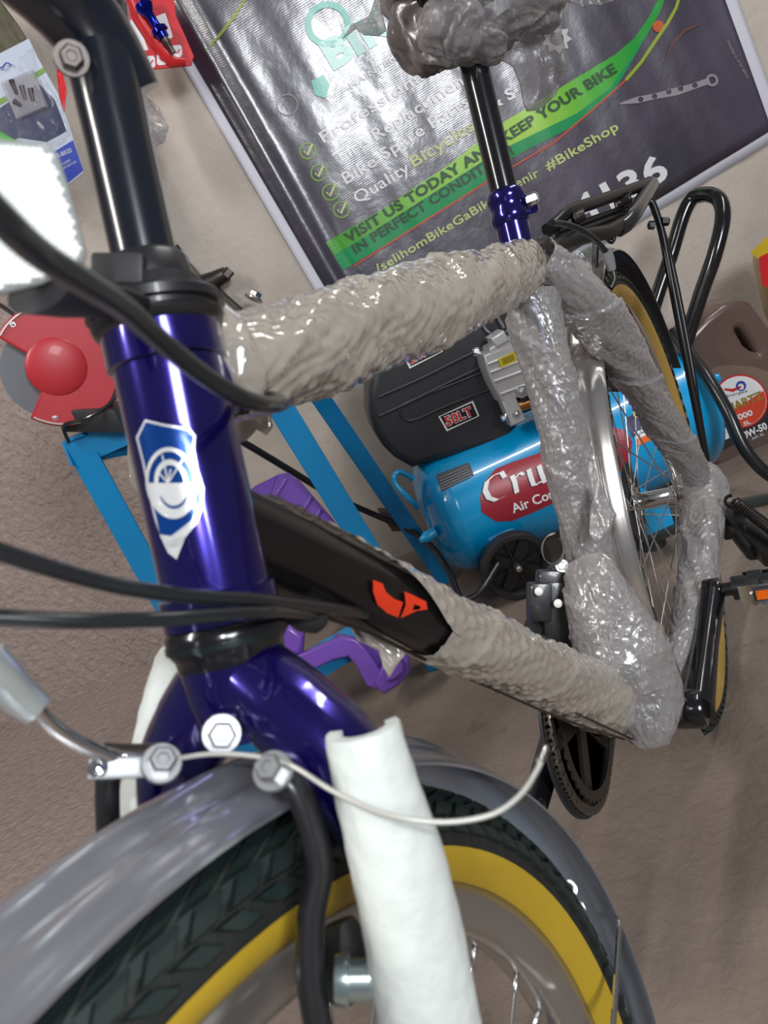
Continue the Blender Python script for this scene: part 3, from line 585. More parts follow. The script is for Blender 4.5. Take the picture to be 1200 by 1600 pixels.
# pull-through T-handle clamp tool standing behind, on the stand
tool = thing('clamp_tool', 'dark steel T-handled clamp hanging on the wall behind the headset', 'clamp', P(345, 445, 1.90))
g = G(); g.tube([P(263, 398, 1.90), P(281, 386, 1.90)], .0085, 8).out('t_handle', darksteel, tool)
g = G(); g.tube([P(272, 392, 1.90), P(298, 415, 1.90), P(322, 442, 1.90)], .004, 8, 3).out('screw', darksteel, tool)
g = G(); g.tube([P(310, 448, 1.90), P(335, 438, 1.90), P(354, 428, 1.89)], [.025, .022, .018], 10); g.tube([P(320, 440, 1.91), P(350, 470, 1.91), P(385, 500, 1.91)], .017, 10); g.tube([P(352, 432, 1.88), P(360, 422, 1.88)], .0125, 6); g.out('jaw', darksteel, tool)
bolt('bolt', P(396, 468, 1.88), P(402, 455, 1.88) - P(396, 470, 1.88), .016, .021, steel, tool)
# black hose running to the compressor
g = G(); g.tube([P(340, 670, 1.50), P(385, 694, 1.55), P(455, 736, 1.62), P(520, 775, 1.72), P(580, 802, 1.80), P(640, 828, 1.82), P(675, 855, 1.78), P(700, 890, 1.72), P(716, 930, 1.67), P(722, 938, 1.66), P(750, 925, 1.66), P(780, 880, 1.66)], .0075, 10, 6)
tag(g.out('air_hose', cablem), 'thin black air hose running behind the blue stand legs to the compressor', 'hose')

# ================================================================ PURPLE PLASTIC CHAIR
pch = thing('purple_chair', 'small purple moulded plastic chair tucked under the blue stand', 'chair', on_floor(540, 1070))
def pslab(name, pts, d, t, bev=.003, tilt=None, m=purple, label=None):
    p0 = P(*pts[0], d); n = (-FW).normalized() if tilt is None else tilt; n = n.normalized(); X = (RT - n * RT.dot(n)).normalized(); Y = n.cross(X)
    fr = Matrix((X, Y, n)).transposed().to_4x4(); fr.translation = p0; q = [((on_plane(*p, p0, n) - p0).dot(X), (on_plane(*p, p0, n) - p0).dot(Y)) for p in pts]
    vs, fs = slab([q], t, bev, fr); return mesh(name, vs, fs, m, pch, True, angle=35, label=label)
pslab('backrest', [(386, 775), (400, 762), (436, 744), (450, 741), (466, 752), (500, 795), (512, 820), (490, 815), (462, 800), (430, 792), (400, 790)], 1.52, .02)
pslab('backrest_side', [(436, 744), (450, 741), (466, 752), (520, 815), (530, 840), (512, 830), (470, 795), (425, 782)], 1.50, .02)
for a in (((447, 748), (420, 790)), ((486, 776), (462, 815)), ((500, 796), (482, 830))):
    g = G(); g.tube([P(*a[0], 1.485), P(*a[1], 1.485)], .0025, 6).out('back_rib', mat('light_purple_plastic', (.28, .16, .55), .35), pch)
pslab('seat', [(405, 985), (428, 978), (452, 980), (468, 992), (466, 1012), (440, 1020), (405, 1015)], 1.50, .05, .01)
# foot runner: a U-section rail bending down to a cup foot
rail = [(440, 1040), (470, 1024), (535, 996), (556, 1000), (572, 1018), (590, 1045), (604, 1062), (596, 1074), (575, 1066), (560, 1036), (546, 1020), (520, 1026), (478, 1046), (460, 1062)]
pslab('foot_rail', rail, 1.47, .03, .004)
pslab('foot_rail', [(536, 995), (570, 998), (596, 1008), (606, 1022), (598, 1050), (584, 1036), (568, 1014)], 1.50, .03, .004)
pslab('foot_cup', [(590, 1064), (604, 1034), (622, 1014), (634, 1024), (636, 1046), (620, 1064), (600, 1076)], 1.46, .035, .006)
pslab('foot_cup_floor', [(603, 1062), (608, 1044), (620, 1028), (628, 1036), (628, 1048), (614, 1060)], 1.435, .006, .002)

# ================================================================ HANGING PACKETS, TOP LEFT
HD = 1.72
def packet(name, label, cat, pts, d, m, t=.004, bev=.0015):
    p0 = P(*pts[0], d); n = -WN; X = WR; Y = UP; fr = Matrix((X, Y, n)).transposed().to_4x4(); fr.translation = p0
    th = thing(name, label, cat, p0); q = [((on_plane(*p, p0, n) - p0).dot(X), (on_plane(*p, p0, n) - p0).dot(Y)) for p in pts]
    vs, fs = slab([q], t, bev, fr); mesh('backing_card', vs, fs, m, th, True, angle=35); return th, (lambda off: (lambda a, b: on_plane(a, b, p0, n, off)))
rp, RM = packet('red_packet', 'red and white hanging packet holding a shiny blue metal part', 'packet', [(160, -30), (268, -30), (274, 25), (290, 60), (302, 88), (298, 102), (240, 108), (195, 118), (175, 90)], 1.62, redpr)
decal('print_panel', [[(165, 60), (205, 30), (225, 60), (232, 78), (190, 86), (170, 80)]], RM(.003), white, rp); decal('print_panel', [[(176, -10), (195, -10), (198, 25), (186, 40), (176, 20)]], RM(.003), paleblue, rp)
decal('print_panel', [[(238, 28), (258, 20), (268, 50), (270, 58), (256, 66), (248, 50)]], RM(.003), white, rp)
for x, y in ((193, 109), (212, 102), (234, 97), (253, 92), (276, 80)):
    decal('icon', [[(x - 8, y - 6), (x - 5, y - 9), (x + 5, y - 10), (x + 8, y - 7), (x + 9, y + 5), (x + 6, y + 9), (x - 5, y + 10), (x - 8, y + 7)]], RM(.003), white, rp); decal('icon_mark', [stroke2([(x - 4, y - 2), (x, y + 3), (x + 5, y - 3)], 2)], RM(.004), redpr, rp)
g = G(); g.tube([RM(.012)(195, -20), RM(.016)(218, 30), RM(.016)(245, 70), RM(.014)(266, 94), RM(.012)(290, 96)], [.009, .011, .012, .012, .006], 12, 5, flat=.35).out('red_strap', redpr, rp)
bl_ = mat('anodised_blue', (.01, .02, .34), .15, .9)
a_, b2 = RM(.03)(222, 5), RM(.03)(258, 62); d_ = (b2 - a_).normalized(); Lh = (b2 - a_).length
g = G(); g.lathe(a_, d_, [(0, 0), (0, .018), (Lh * .12, .02), (Lh * .25, .013), (Lh * .32, .0095), (Lh * .62, .0095), (Lh * .7, .018), (Lh * .8, .019), (Lh * .83, .013), (Lh * .95, .012), (Lh * .97, 0)], 28).out('blue_metal_part', bl_, rp)
g = G(); g.lathe(b2, d_, [(-.006, .008), (.006, .009), (.012, .006), (.03, .006), (.03, 0)], 16).out('steel_valve', darksteel, rp)
# clear bag under it
def film(name, outline, d, m, parent=None, amp=.012, freq=18, label=None, cat=None, group=None, nseg=14, face=None, depthf=None, thick=.0006):
    """a crumpled sheet of plastic spanning a real outline, with its own relief"""
    vs2, fs = flat_mesh([outline], nseg); vs = []
    for a, b in vs2:
        dd = d if depthf is None else depthf(a, b); p = P(a, b, dd); q = p * freq
        n1 = noise.noise(q) + .9 * abs(noise.noise(V((q.x * 2.1, q.y * 2.1, q.z * .5)))) + .12 * noise.noise(q * 4); vs.append(p - FW * (n1 * amp))
    o = mesh(name, vs, fs, m, parent); md = o.modifiers.new('thickness', 'SOLIDIFY'); md.thickness = thick
    if cat: tag(o, label, cat, group)
    return o
film('clear_bag', [(180, 108), (215, 118), (228, 150), (250, 170), (262, 196), (258, 222), (240, 238), (222, 248), (200, 240), (190, 200)], 1.66, clearbag, None, .03, 14, 'crumpled clear plastic bag hanging under the red packet', 'bag', nseg=5)
bp_, BM = packet('blue_card_packet', 'pale and navy blister packet of small black fittings hanging behind the stem', 'packet', [(-60, 110), (0, 85), (45, 62), (58, 90), (92, 150), (112, 210), (130, 270), (102, 292), (70, 235), (-40, 270)], 1.55, paleblue)
decal('blue_panel', [[(-40, 200), (5, 165), (60, 130), (85, 155), (104, 205), (72, 222), (30, 215), (-30, 240)]], BM(.003), mat('ink_navy', (.012, .02, .09), .35), bp_)
decal('green_stripe', [[(48, 118), (68, 105), (71, 112), (50, 126)]], BM(.003), greenpr, bp_); decal('green_stripe', [[(-30, 170), (8, 150), (12, 157), (-28, 180)]], BM(.003), greenpr, bp_)
decal('blue_foot', [[(80, 240), (114, 219), (130, 266), (103, 288)]], BM(.0035), bluepr, bp_, 1e9, 'royal blue lower flap')
decal_text('lettering', 'ER-BIKES', (87, 248), (113, 237), 7, BM(.0045), paleblue, bp_, .02); decal_text('lettering', 'IN STICKERY', (92, 262), (112, 251), 4, BM(.0045), paleblue, bp_, .01); decal_text('lettering', 'IVY DISTORATION', (93, 268), (120, 254), 4, BM(.0045), paleblue, bp_, .01)
g = G(); g.tube([BM(.01)(-10, 100), BM(.01)(2, 106), BM(.01)(10, 98), BM(.01)(18, 102)], .0014, 6, 3).out('printed_signature', bluepr, bp_)
g = G(); g.add(*slab([[(-.032, -.03), (.030, -.03), (.036, .032), (-.026, .034)]], .012, .004, Matrix((WR, UP, -WN)).transposed().to_4x4() @ Matrix.Translation((0, 0, 0)))); 
c_ = BM(.008)(38, 150)
g2 = G(); g2.v = [v + c_ for v in g.v]; g2.f = g.f; g2.m = g.m; g2.out('blister', mat('clear_blister', (.55, .52, .58), .1, alpha=.45), bp_)
for (x0, y0, x1, y1) in ((18, 125, 27, 148), (22, 158, 34, 166), (34, 134, 40, 156), (48, 138, 52, 158)):
    g = G(); g.tube([BM(.012)(x0, y0), BM(.012)(x1, y1)], [.006, .004], 10).out('small_fitting', blackm if x0 < 30 else darksteel, bp_)
film('clear_film', [(-30, 225), (5, 170), (50, 70), (62, 110), (95, 160), (112, 215), (85, 235), (60, 232), (0, 250)], 1.50, clearthin, bp_, .02, 18, nseg=6)
film('green_packet', [(-80, 232), (0, 205), (40, 228), (60, 260), (30, 300), (-80, 320)], 1.45, mat('pale_green_card', (.12, .35, .10), .5), None, .006, 10, 'pale green packet behind the round reflector', 'packet', nseg=10)
film('brown_packet', [(-60, 0), (0, 0), (30, 40), (42, 60), (20, 85), (-60, 110)], 1.62, mat('olive_brown_sheet', (.10, .09, .055), .6), None, .02, 14, 'dull olive brown crumpled sheet hanging at the top left corner', 'packet', nseg=10)
film('red_packet', [(88, 110), (96, 105), (104, 140), (100, 175), (92, 150)], 1.58, redpr, None, .004, 10, 'narrow red packet edge beside the black stem', 'packet', nseg=8)

# ================================================================ THE BICYCLE
ZV = V((0, 0, ZO))
RAX = V((-.4294, 0, .0354)) + ZV; BB = ZV.copy()
sa = math.radians(72.2172); SDIR = V((-math.cos(sa), 0, math.sin(sa))); ST = BB + SDIR * .5119
ha = math.radians(68.8776); HDN = V((math.cos(ha), 0, -math.sin(ha))); HT = V((.3811, 0, .5147)) + ZV; HB = HT + HDN * .1268
stg = math.radians(-2.11); fwd0 = V((math.sin(ha), 0, math.cos(ha))); LF = V((0, 1, 0))
FWD = fwd0 * math.cos(stg) + LF * math.sin(stg); AXL = LF * math.cos(stg) - fwd0 * math.sin(stg)
FAX = HB + HDN * .4053 + FWD * .0463
bike = thing('bicycle', 'indigo bicycle wrapped in bubble wrap with yellow-walled tyres', 'bicycle', V((0.1, 0, 0)))
XF = V((1, 0, 0))
# --- frame tubes
g = G(); g.tube([HT + HDN * .004, HB - HDN * .004], .0215, 48); g.lathe(HT, HDN, [(.004, .0235), (.018, .0235), (.019, .0215)], 48); g.lathe(HB, -HDN, [(.004, .0235), (.016, .0235), (.017, .0215)], 48)
head = g.out('head_tube', paint, bike)
d0 = HT + HDN * .030; tt = BB + SDIR * .455
g = G(); g.tube([d0, tt], .017, 24).out('top_tube', paint, bike)
d1 = HB - HDN * .046
g = G(); g.tube([d1, BB + (d1 - BB).normalized() * .02], [.0195, .0190], 40); down = g.out('down_tube', mat('down_tube_black', (.006, .005, .006), .3, 0, .25, spec=.3), bike)
g = G(); g.tube([BB, ST - SDIR * .004], .0165, 28).out('seat_tube', paint, bike)
g = G(); g.lathe(BB, LF, [(-.037, .020), (-.036, .022), (.036, .022), (.037, .020)], 32).out('bottom_bracket', black, bike)
def seat_stay_pts(s): a = BB + SDIR * .462; b = RAX + V((.012, 0, .012)); return [a + (b - a) * t + LF * y * s for t, y in ((0, .012), (.1, .026), (.22, .040), (.5, .052), (.8, .062), (1, .066))]
def chain_stay_pts(s): a = BB; b = RAX + V((.012, 0, -.004)); return [a + (b - a) * t + LF * y * s for t, y in ((.02, .020), (.15, .040), (.35, .056), (.65, .062), (1, .066))]
for s in (-1, 1):
    g = G(); g.tube(seat_stay_pts(s), .0085, 14, 6).out('seat_stay', paint, bike)
    g = G(); g.tube(chain_stay_pts(s), .0095, 14, 6).out('chain_stay', paint, bike)
    g = G(); g.box(RAX + LF * .067 * s, V((.022, 0, 0)), LF * .003, V((0, 0, .018)), bev=.001); g.out('dropout', steel, bike)
bolt('axle_nut', RAX + LF * .070, LF, .008, .012, chrome, bike, True, None, True)
# --- saddle
g = G(); g.tube([ST - SDIR * .02, ST + SDIR * .20], .0137, 32).out('seat_post', black, bike)
g = G(); g.lathe(ST - SDIR * .012, SDIR, [(0, .0175), (.004, .0195), (.010, .0195), (.013, .018), (.020, .018), (.023, .0195), (.030, .0190), (.033, .0165)], 40); sc = g.out('seat_clamp', paint, bike)
bolt('clamp_bolt', ST + SDIR * .004 + (LF * .9 + XF * .2).normalized() * .0215 + V((-.004, 0, 0)), LF + XF * .1, .0058, .010, chrome, sc, False)
g = G(); g.box(ST + SDIR * .000 + LF * .0215 + V((-.010, 0, 0)), V((.006, 0, 0)), LF * .006, SDIR * .010, bev=.002).out('clamp_lug', paint, sc)
sp = ST + SDIR * .205
sv = []; sf = []; ns, nr = 22, 16
for i in range(ns):
    t = i / (ns - 1); x = .13 - .27 * t; hw = .020 + .062 * (max(0, t - .25) / .75) ** 1.5; hw *= math.sqrt(max(.05, min(1, (1 - t) * 7))) * math.sqrt(min(1, .4 + t * 8)); zz = .012 * math.cos(t * 3.2) * -1 + .012
    for j in range(nr):
        a = 2 * PI * j / nr; sv.append(sp + V((x, hw * math.cos(a), zz + (.020 if math.sin(a) > 0 else .028) * math.sin(a) + .035)))
sf = [(i * nr + j, i * nr + (j + 1) % nr, (i + 1) * nr + (j + 1) % nr, (i + 1) * nr + j) for i in range(ns - 1) for j in range(nr)] + [tuple(range(nr)), tuple((ns - 1) * nr + j for j in range(nr))]
mesh('saddle', sv, sf, blackm, bike)
for s in (-1, 1):
    g = G(); g.tube([sp + V((.09, .012 * s, .02)), sp + V((.03, .022 * s, .002)), sp + V((-.04, .022 * s, .002)), sp + V((-.09, .04 * s, .02))], .0035, 8, 5).out('saddle_rail', darksteel, bike)
# --- headset and stem
g = G(); g.lathe(HT, -HDN, [(-.006, .0225), (-.004, .0255), (-.001, .0265), (.0, .0250), (.002, .0250), (.0025, .0275), (.006, .0275), (.0075, .026), (.009, .021), (.014, .020), (.0145, .0175), (.023, .0170), (.025, .0155)], 48).out('headset', blacksatin, bike)
g = G(); g.lathe(HB, HDN, [(-.004, .0225), (-.002, .0240), (.004, .0243), (.008, .022), (.012, .0215)], 48); g.out('headset', black, bike)
g = G(); g.lathe(HB + HDN * .002, HDN, [(0, .0246), (.0025, .0246)], 48).out('crown_ring', mat('crown_ring_dark', (.06, .08, .08), .2, .9), bike)
g = G(); q0 = HT - HDN * .022; q1 = HT - HDN * .118
ext = FWD * .11 - HDN * .050
g.tube([q0, q0 - HDN * .05, q1, q1 - HDN * .010], [.0127, .0130, .0142, .0150], 32)
g.tube([q1 + HDN * .022 - FWD * .012, q1 + FWD * .010 - HDN * .008, q1 + ext * .5, q1 + ext * 1.0], [.0135, .0165, .0165, .0155], 24, 4)
stem = g.out('stem', mat('stem_black', (.006, .008, .014), .22, 0, .5), bike)
bolt('stem_bolt', P(112, 92, .288), (CAM - P(112, 92, .29)) + DN * -.1, .0045, .004, darksteel, stem, True)
hbc = q1 + ext
g = G(); g.tube([hbc - AXL * .30 - FWD * .05 - HDN * .02, hbc - AXL * .13 - HDN * .01, hbc - AXL * .05, hbc + AXL * .05, hbc + AXL * .13 - HDN * .01, hbc + AXL * .30 - FWD * .05 - HDN * .02], .0125, 20, 6).out('handlebar', black, bike)
# small bracket below the stem
bk = P(228, 420, .29)
g = G(); g.box(P(190, 425, .292), RT * .010, DN * .006, FW * .006, bev=.002); g.out('light_bracket', blackm, bike)
bolt('bracket_bolt', P(146, 466, .255), CAM - P(146, 466, .255), .0022, .003, steel, bike, True)
g = G(); g.tube([P(60, 455, .235), P(110, 462, .25), P(160, 470, .262), P(205, 480, .28)], [.012, .012, .010, .008], 12, 4, flat=.5).out('reflector_arm', blackm, bike)
# --- head badge: printed on the tube's surface
HC = HT
def on_head(off): return lambda a, b: on_cyl(a, b, HC, HDN, .0215 + off)
bo = lambda x, y: (x / 3.75, 600 + y / 3.75)
sh = [bo(*p) for p in ((850, 208), (965, 235), (1108, 258), (1147, 300), (1140, 385), (1160, 500), (1196, 610), (1190, 720), (1150, 820), (1085, 900), (1035, 1028), (985, 990), (940, 895), (905, 790), (868, 640), (836, 470), (796, 312))]
shi = [bo(*p) for p in ((852, 222), (960, 248), (1098, 271), (1132, 308), (1126, 385), (1144, 500), (1178, 600), (1170, 700), (1120, 800), (1000, 890), (935, 880), (915, 780), (880, 640), (848, 470), (810, 318))]
bd = decal('head_badge', [sh], on_head(.0006), badgew, head, 8, 'blue and silver shield badge'); decal('badge_field', [shi], on_head(.0010), badgeb, bd, 8)
bcx, bcy = bo(1003, 580)
def ell(k, n=40): return [(bcx + 40 * k * math.cos(2 * PI * i / n) + 4 * k * math.sin(2 * PI * i / n), bcy + 56 * k * math.sin(2 * PI * i / n)) for i in range(n)]
decal('badge_ring', [ell(1.0), ell(.88)], on_head(.0014), badgew, bd, 8); decal('badge_ring', [ell(.66), ell(.50)], on_head(.0014), badgew, bd, 8)
hf = [p for p in ell(1.0, 60)][0:31]; decal('badge_half', [[(x, max(y, bcy)) for x, y in hf]], on_head(.0016), badgew, bd, 8)
s3 = [(bcx + 4 + 24 * math.cos(t), bcy + 4 + 34 * math.sin(t)) for t in [PI * .05 + PI * .8 * k / 14 for k in range(15)]]; decal('badge_smile', [stroke2(s3, [1 + 3.5 * math.sin(PI * k / 14) for k in range(15)])], on_head(.0020), badgeb, bd, 8)
for dx, dy in ((-18, -20), (-9, -44), (4, -22), (24, -38)): decal('badge_ray', [stroke2([(bcx - 5, bcy), (bcx - 5 + dx, bcy + dy)], 2.4)], on_head(.0018), badgew, bd, 8)
decal_text('lettering', 'IEP', bo(985, 955), bo(1092, 925), 11, on_head(.0014), mat('faint_grey_ink', (.35, .37, .38), .4), bd, .02)
# --- down tube lettering
DD = (BB - d1).normalized()
def on_down(off): return lambda a, b: on_cyl(a, b, d1, DD, .0192 + off)
redlet = mat('signal_red_ink', (.80, .045, .012), .35)
decal('lettering', [[(583, 906), (598, 912), (603, 925), (616, 936), (630, 941), (622, 965), (605, 958), (590, 945), (583, 925)]], on_down(.002), redlet, down, 8, 'red block letter')
decal('lettering', [[(632, 924), (650, 932), (666, 940), (668, 952), (650, 955), (626, 966), (634, 945)], [(648, 944), (658, 948), (655, 953), (644, 953)]], on_down(.002), redlet, down, 8, 'red block letter')

# --- fork
g = G(); cr0 = HB + HDN * .012
g.tube([cr0 - HDN * .008, cr0 + HDN * .012, cr0 + HDN * .03], [.0215, .0205, .018], 32)
for s in (-1, 1):
    p = [cr0 + HDN * .004 + AXL * .004 * s, cr0 + HDN * .022 + AXL * .024 * s, cr0 + HDN * .046 + AXL * .046 * s, cr0 + HDN * .085 + AXL * .056 * s, cr0 + HDN * .20 + AXL * .058 * s + FWD * .004, cr0 + HDN * .32 + AXL * .060 * s + FWD * .015, FAX + AXL * .060 * s - HDN * .0]
    g.tube(p, [.0165, .0185, .0175, .0150, .0135, .0115, .009], 28, 8)
fork = g.out('fork', paint, bike)
fb = cr0 + HDN * .033 + FWD * .019
bc = P(346, 1146, .283)
bolt('crown_bolt', bc, (CAM - bc).normalized() + FWD * .35 + RT * .3, .0050, .008, bsteel, fork, True)
g = G(); g.tube([bc + FW * .03, bc], .003, 8); g.out('crown_bolt_shank', steel, fork)

# --- wheels
def wheel(name, c, F, U, A, gm, detailed, skew=0.0):
    B_ = Matrix((F, U, A)).transposed().to_4x4(); root = thing.__globals__['_link'](name, None, c, bike); root.empty_display_size = .05
    N_ = 144
    def ring(prof, mi=None):
        vs = []; k = len(prof)
        for i in range(N_):
            a = 2 * PI * i / N_; d = F * math.cos(a) + U * math.sin(a)
            for (r, y) in prof: vs.append(c + d * r + A * y)
        fs = [(i * k + j, ((i + 1) % N_) * k + j, ((i + 1) % N_) * k + j + 1, i * k + j + 1) for i in range(N_) for j in range(k - 1)]; return vs, fs
    def tp(t): # tyre section param: angle from inner left round the crown to inner right
        return (.309 + .0225 * math.cos(t), .0235 * math.sin(t))
    crown = [tp(math.radians(t)) for t in range(-100, 101, 10)]
    vs, fs = ring(crown); tire = mesh('tire', vs, fs, rubber, root)
    cr2 = [(r + .0006, y * 1.01) for r, y in [tp(math.radians(t)) for t in range(-62, 63, 8)]]
    if detailed: vs, fs = ring(cr2); kk = len(cr2) - 1; mesh('tread_base', vs, fs, [treadbase, treadpale], tire, fm=[1 if (i % kk) < 8 else 0 for i in range(len(fs))])
    for s in (-1, 1):
        sw = [(tp(math.radians(t))[0], s * (tp(math.radians(t))[1] + .0006)) for t in range(97, 157, 8)]
        vs, fs = ring(sw); mesh('sidewall', vs, fs, gm, tire, label='yellow sidewall')
    # tread blocks: chevrons with side lugs; joined, far too many to pick apart singly
    g = G(); rng = np.random.RandomState(5); nb = 104 if detailed else 80
    for i in range(nb):
        a0 = 2 * PI * i / nb
        for (th, wd, ln, sk, da) in ((-57, 9, .36, .30, .5), (-36, 11, .40, .75, 0), (-13, 11, .44, .9, .45), (11, 11, .44, -.9, .45), (34, 11, .44, -.75, 0), (56, 9, .40, -.30, .5), (75, 7, .36, .3, 0)):
            q = []
            for (tt_, aa) in ((th - wd, -ln), (th + wd, -ln), (th + wd, ln), (th - wd, ln)):
                q.append((tt_, a0 + (aa + da + sk * (tt_ - th) / wd * .9) * 2 * PI / nb * .5 * 2 * .9))
            vv = []
            for hgt, sh_ in ((0, 1), (.0036, .84)):
                ct = sum(x[0] for x in q) / 4; ca = sum(x[1] for x in q) / 4
                for (tt_, aa) in q:
                    t_ = math.radians(ct + (tt_ - ct) * sh_); an = ca + (aa - ca) * sh_; r, y = .309 + (.0225 + hgt) * math.cos(t_), (.0235 + hgt) * math.sin(t_)
                    vv.append(c + (F * math.cos(an) + U * math.sin(an)) * r + A * y)
            g.add(vv, [(4, 5, 6, 7), (0, 1, 5, 4), (1, 2, 6, 5), (2, 3, 7, 6), (3, 0, 4, 7)])
    o = g.out('tread_blocks', lugm, tire, False); o['kind'] = 'stuff'
    rp_ = [(.2905, -.0125), (.2905, -.0140), (.284, -.0145), (.276, -.0140), (.269, -.011), (.266, -.004), (.266, .004), (.269, .011), (.276, .0140), (.284, .0145), (.2905, .0140), (.2905, .0125)]
    vs, fs = ring(rp_); mesh('rim', vs, fs, rimm, root)
    hw = .026 if detailed else .030
    g = G(); g.lathe(c, A, [(-.045, .006), (-.034, .010), (-.030, .013), (-hw - .002, .013), (-hw, .022), (-hw + .003, .022), (-hw + .004, .014), (-hw + .012, .012), (hw - .012, .012), (hw - .004, .014), (hw - .003, .022), (hw, .022), (hw + .002, .013), (.034, .012), (.045, .006)], 32).out('hub', chrome, root)
    g = G(); g.tube([c - A * .068, c + A * .068], .0048, 12).out('axle', darksteel, root)
    base = {}
    for i in range(36):
        side = 1 if i % 2 else -1; trail = 1 if (i // 2) % 2 else -1; key = (side, trail)
        if key not in base:
            h = V((.0185 * math.cos(trail * 1.15), .0185 * math.sin(trail * 1.15), side * hw)); e = V((.267, 0, side * .002)); gsp = G(); gsp.tube([h, e], .0010, 6, cap=False); gsp.tube([e - (e - h).normalized() * .012, e + (e - h).normalized() * .002], .0019, 6)
            me = bpy.data.meshes.new('spoke'); me.from_pydata([tuple(v) for v in gsp.v], [], gsp.f); me.materials.append(steel); me.polygons.foreach_set('use_smooth', [True] * len(me.polygons)); base[key] = me
        o = bpy.data.objects.new('spoke', base[key]); COL.objects.link(o); o.parent = root; o.rotation_mode = 'QUATERNION'
        o.rotation_quaternion = (B_ @ Matrix.Rotation(2 * PI * i / 36 + .05, 4, 'Z')).to_quaternion(); o.location = (0, 0, 0)
    return root
fw = wheel('front_wheel', FAX, FWD, -HDN, AXL, gum, True)
rw = wheel('rear_wheel', RAX, XF, UP, LF, gumr, False)
# valve stub on the front wheel
va = math.radians(157); vd = FWD * math.cos(va) - HDN * math.sin(va)
g = G(); g.tube([FAX + vd * .268, FAX + vd * .238], [.0042, .0038], 12).out('valve', blackm, fw)
# cassette and spoke guard
g = G()
for k, r in enumerate((.044, .038, .033, .028, .024, .020)):
    y = -.036 - k * .0045; nt = int(r * 600); pr = []
    vs = []
    for i in range(nt * 2):
        a = PI * i / nt; rr = r + (.002 if i % 2 else -.001)
        for dy in (0, .002): vs.append(RAX + V((rr * math.cos(a), y - dy, rr * math.sin(a))))
    n = nt * 2; fs = [(2 * i, 2 * ((i + 1) % n), 2 * ((i + 1) % n) + 1, 2 * i + 1) for i in range(n)] + [tuple(2 * i for i in range(n)), tuple(2 * i + 1 for i in reversed(range(n)))]; g.add(vs, fs)
g.out('cassette', darksteel, rw, False)
g = G(); g.lathe(RAX, LF, [(-.0335, .060), (-.0325, .060), (-.0325, .02)], 40).out('spoke_guard', blackm, rw)

# --- fenders
def fender(name, c, F, U, A, R, hw, a0, a1, m, inside, label=None, ridge=.004, crownh=.012, n=70):
    prof = []
    for k in range(25):
        t = -1 + 2 * k / 24; x = hw * t; h = crownh * (1 - abs(t) ** 2.2) + ridge * math.exp(-(t / .22) ** 2) - .0015 * math.exp(-((abs(t) - .42) / .08) ** 2) + (.0015 if abs(t) > .93 else 0)
        prof.append((R + h - crownh, x))
    k = len(prof); vs = []
    for off in (0, -.0016):
        for i in range(n + 1):
            a = math.radians(a0 + (a1 - a0) * i / n); d = F * math.cos(a) + U * math.sin(a)
            for (r, y) in prof: vs.append(c + d * (r + off) + A * y)
    S_ = (n + 1) * k
    fs = [(i * k + j, i * k + j + 1, (i + 1) * k + j + 1, (i + 1) * k + j) for i in range(n) for j in range(k - 1)]; fm = [0] * len(fs)
    f2 = [(S_ + a, S_ + d, S_ + c_, S_ + b) for a, b, c_, d in fs]; fs += f2; fm += [1] * len(f2)
    e = [(i * k, (i + 1) * k, S_ + (i + 1) * k, S_ + i * k) for i in range(n)] + [(i * k + k - 1, S_ + i * k + k - 1, S_ + (i + 1) * k + k - 1, (i + 1) * k + k - 1) for i in range(n)]
    e += [(j, S_ + j, S_ + j + 1, j + 1) for j in range(k - 1)] + [(n * k + j, n * k + j + 1, S_ + n * k + j + 1, S_ + n * k + j) for j in range(k - 1)]
    fs += e; fm += [0] * len(e); return mesh(name, vs, fs, [m, inside], bike, True, fm, label, 60)
ff = fender('front_fender', FAX, FWD, -HDN, AXL, .354, .0305, 38, 175, fendf, mat('blue_grey_fender_inside', (.25, .28, .33), .35, .1, .3), 'smoke grey fender')
rf = fender('rear_fender', RAX, XF, UP, LF, .362, .034, -32, 166, fendr, fendd, 'silver fender')
for q in ((888, 1390, .505), (901, 1421, .51)):
    c_ = P(*q); bolt('fender_screw', c_, CAM - c_, .0042, .008, steel, ff, True, None, True)
# fender stay: wire from the fender end down to the axle
g = G(); g.tube([P(948, 1408, .535), P(960, 1428, .52), P(968, 1446, .505), P(966, 1480, .495), P(958, 1600, .46), P(940, 1750, .42)], .0019, 8, 4).out('fender_stay', chrome, bike)
bolt('fender_bolt', P(890, 540, .93), V((1, .3, .1)), .0062, .010, steel, rf, True)
g = G(); g.box(P(880, 525, .95), V((.012, 0, 0)), LF * .035, V((0, 0, .012)), bev=.003).out('seat_stay_bridge', black, bike)

# --- V brake, front
g = G(); g.tube([P(418, 1205, .262), P(460, 1225, .262), P(490, 1300, .262), P(500, 1360, .262), P(487, 1430, .260), P(485, 1510, .258), P(497, 1600, .256), P(515, 1720, .255)], [.0045, .0060, .0058, .0062, .0064, .0064, .0062, .006], 16, 6, flat=.7).out('brake_arm', blacksatin, bike)
g = G(); g.tube([P(168, 1215, .30), P(168, 1262, .30), P(172, 1330, .305), P(190, 1450, .31)], .0056, 14, 5, flat=.8).out('brake_arm', blacksatin, bike)
pd = P(560, 1538, .262); pdx = (P(605, 1530, .262) - P(520, 1532, .262)).normalized()
g = G(); g.lathe(P(524, 1532, .262), pdx, [(0, .0078), (.003, .0085), (.0045, .0085), (.005, .0066), (.012, .0066), (.0125, .0060), (.018, .0062), (.020, .004)], 24).out('pad_bolt', mat('zinc_blue', (.5, .6, .6), .22, .9), bike)
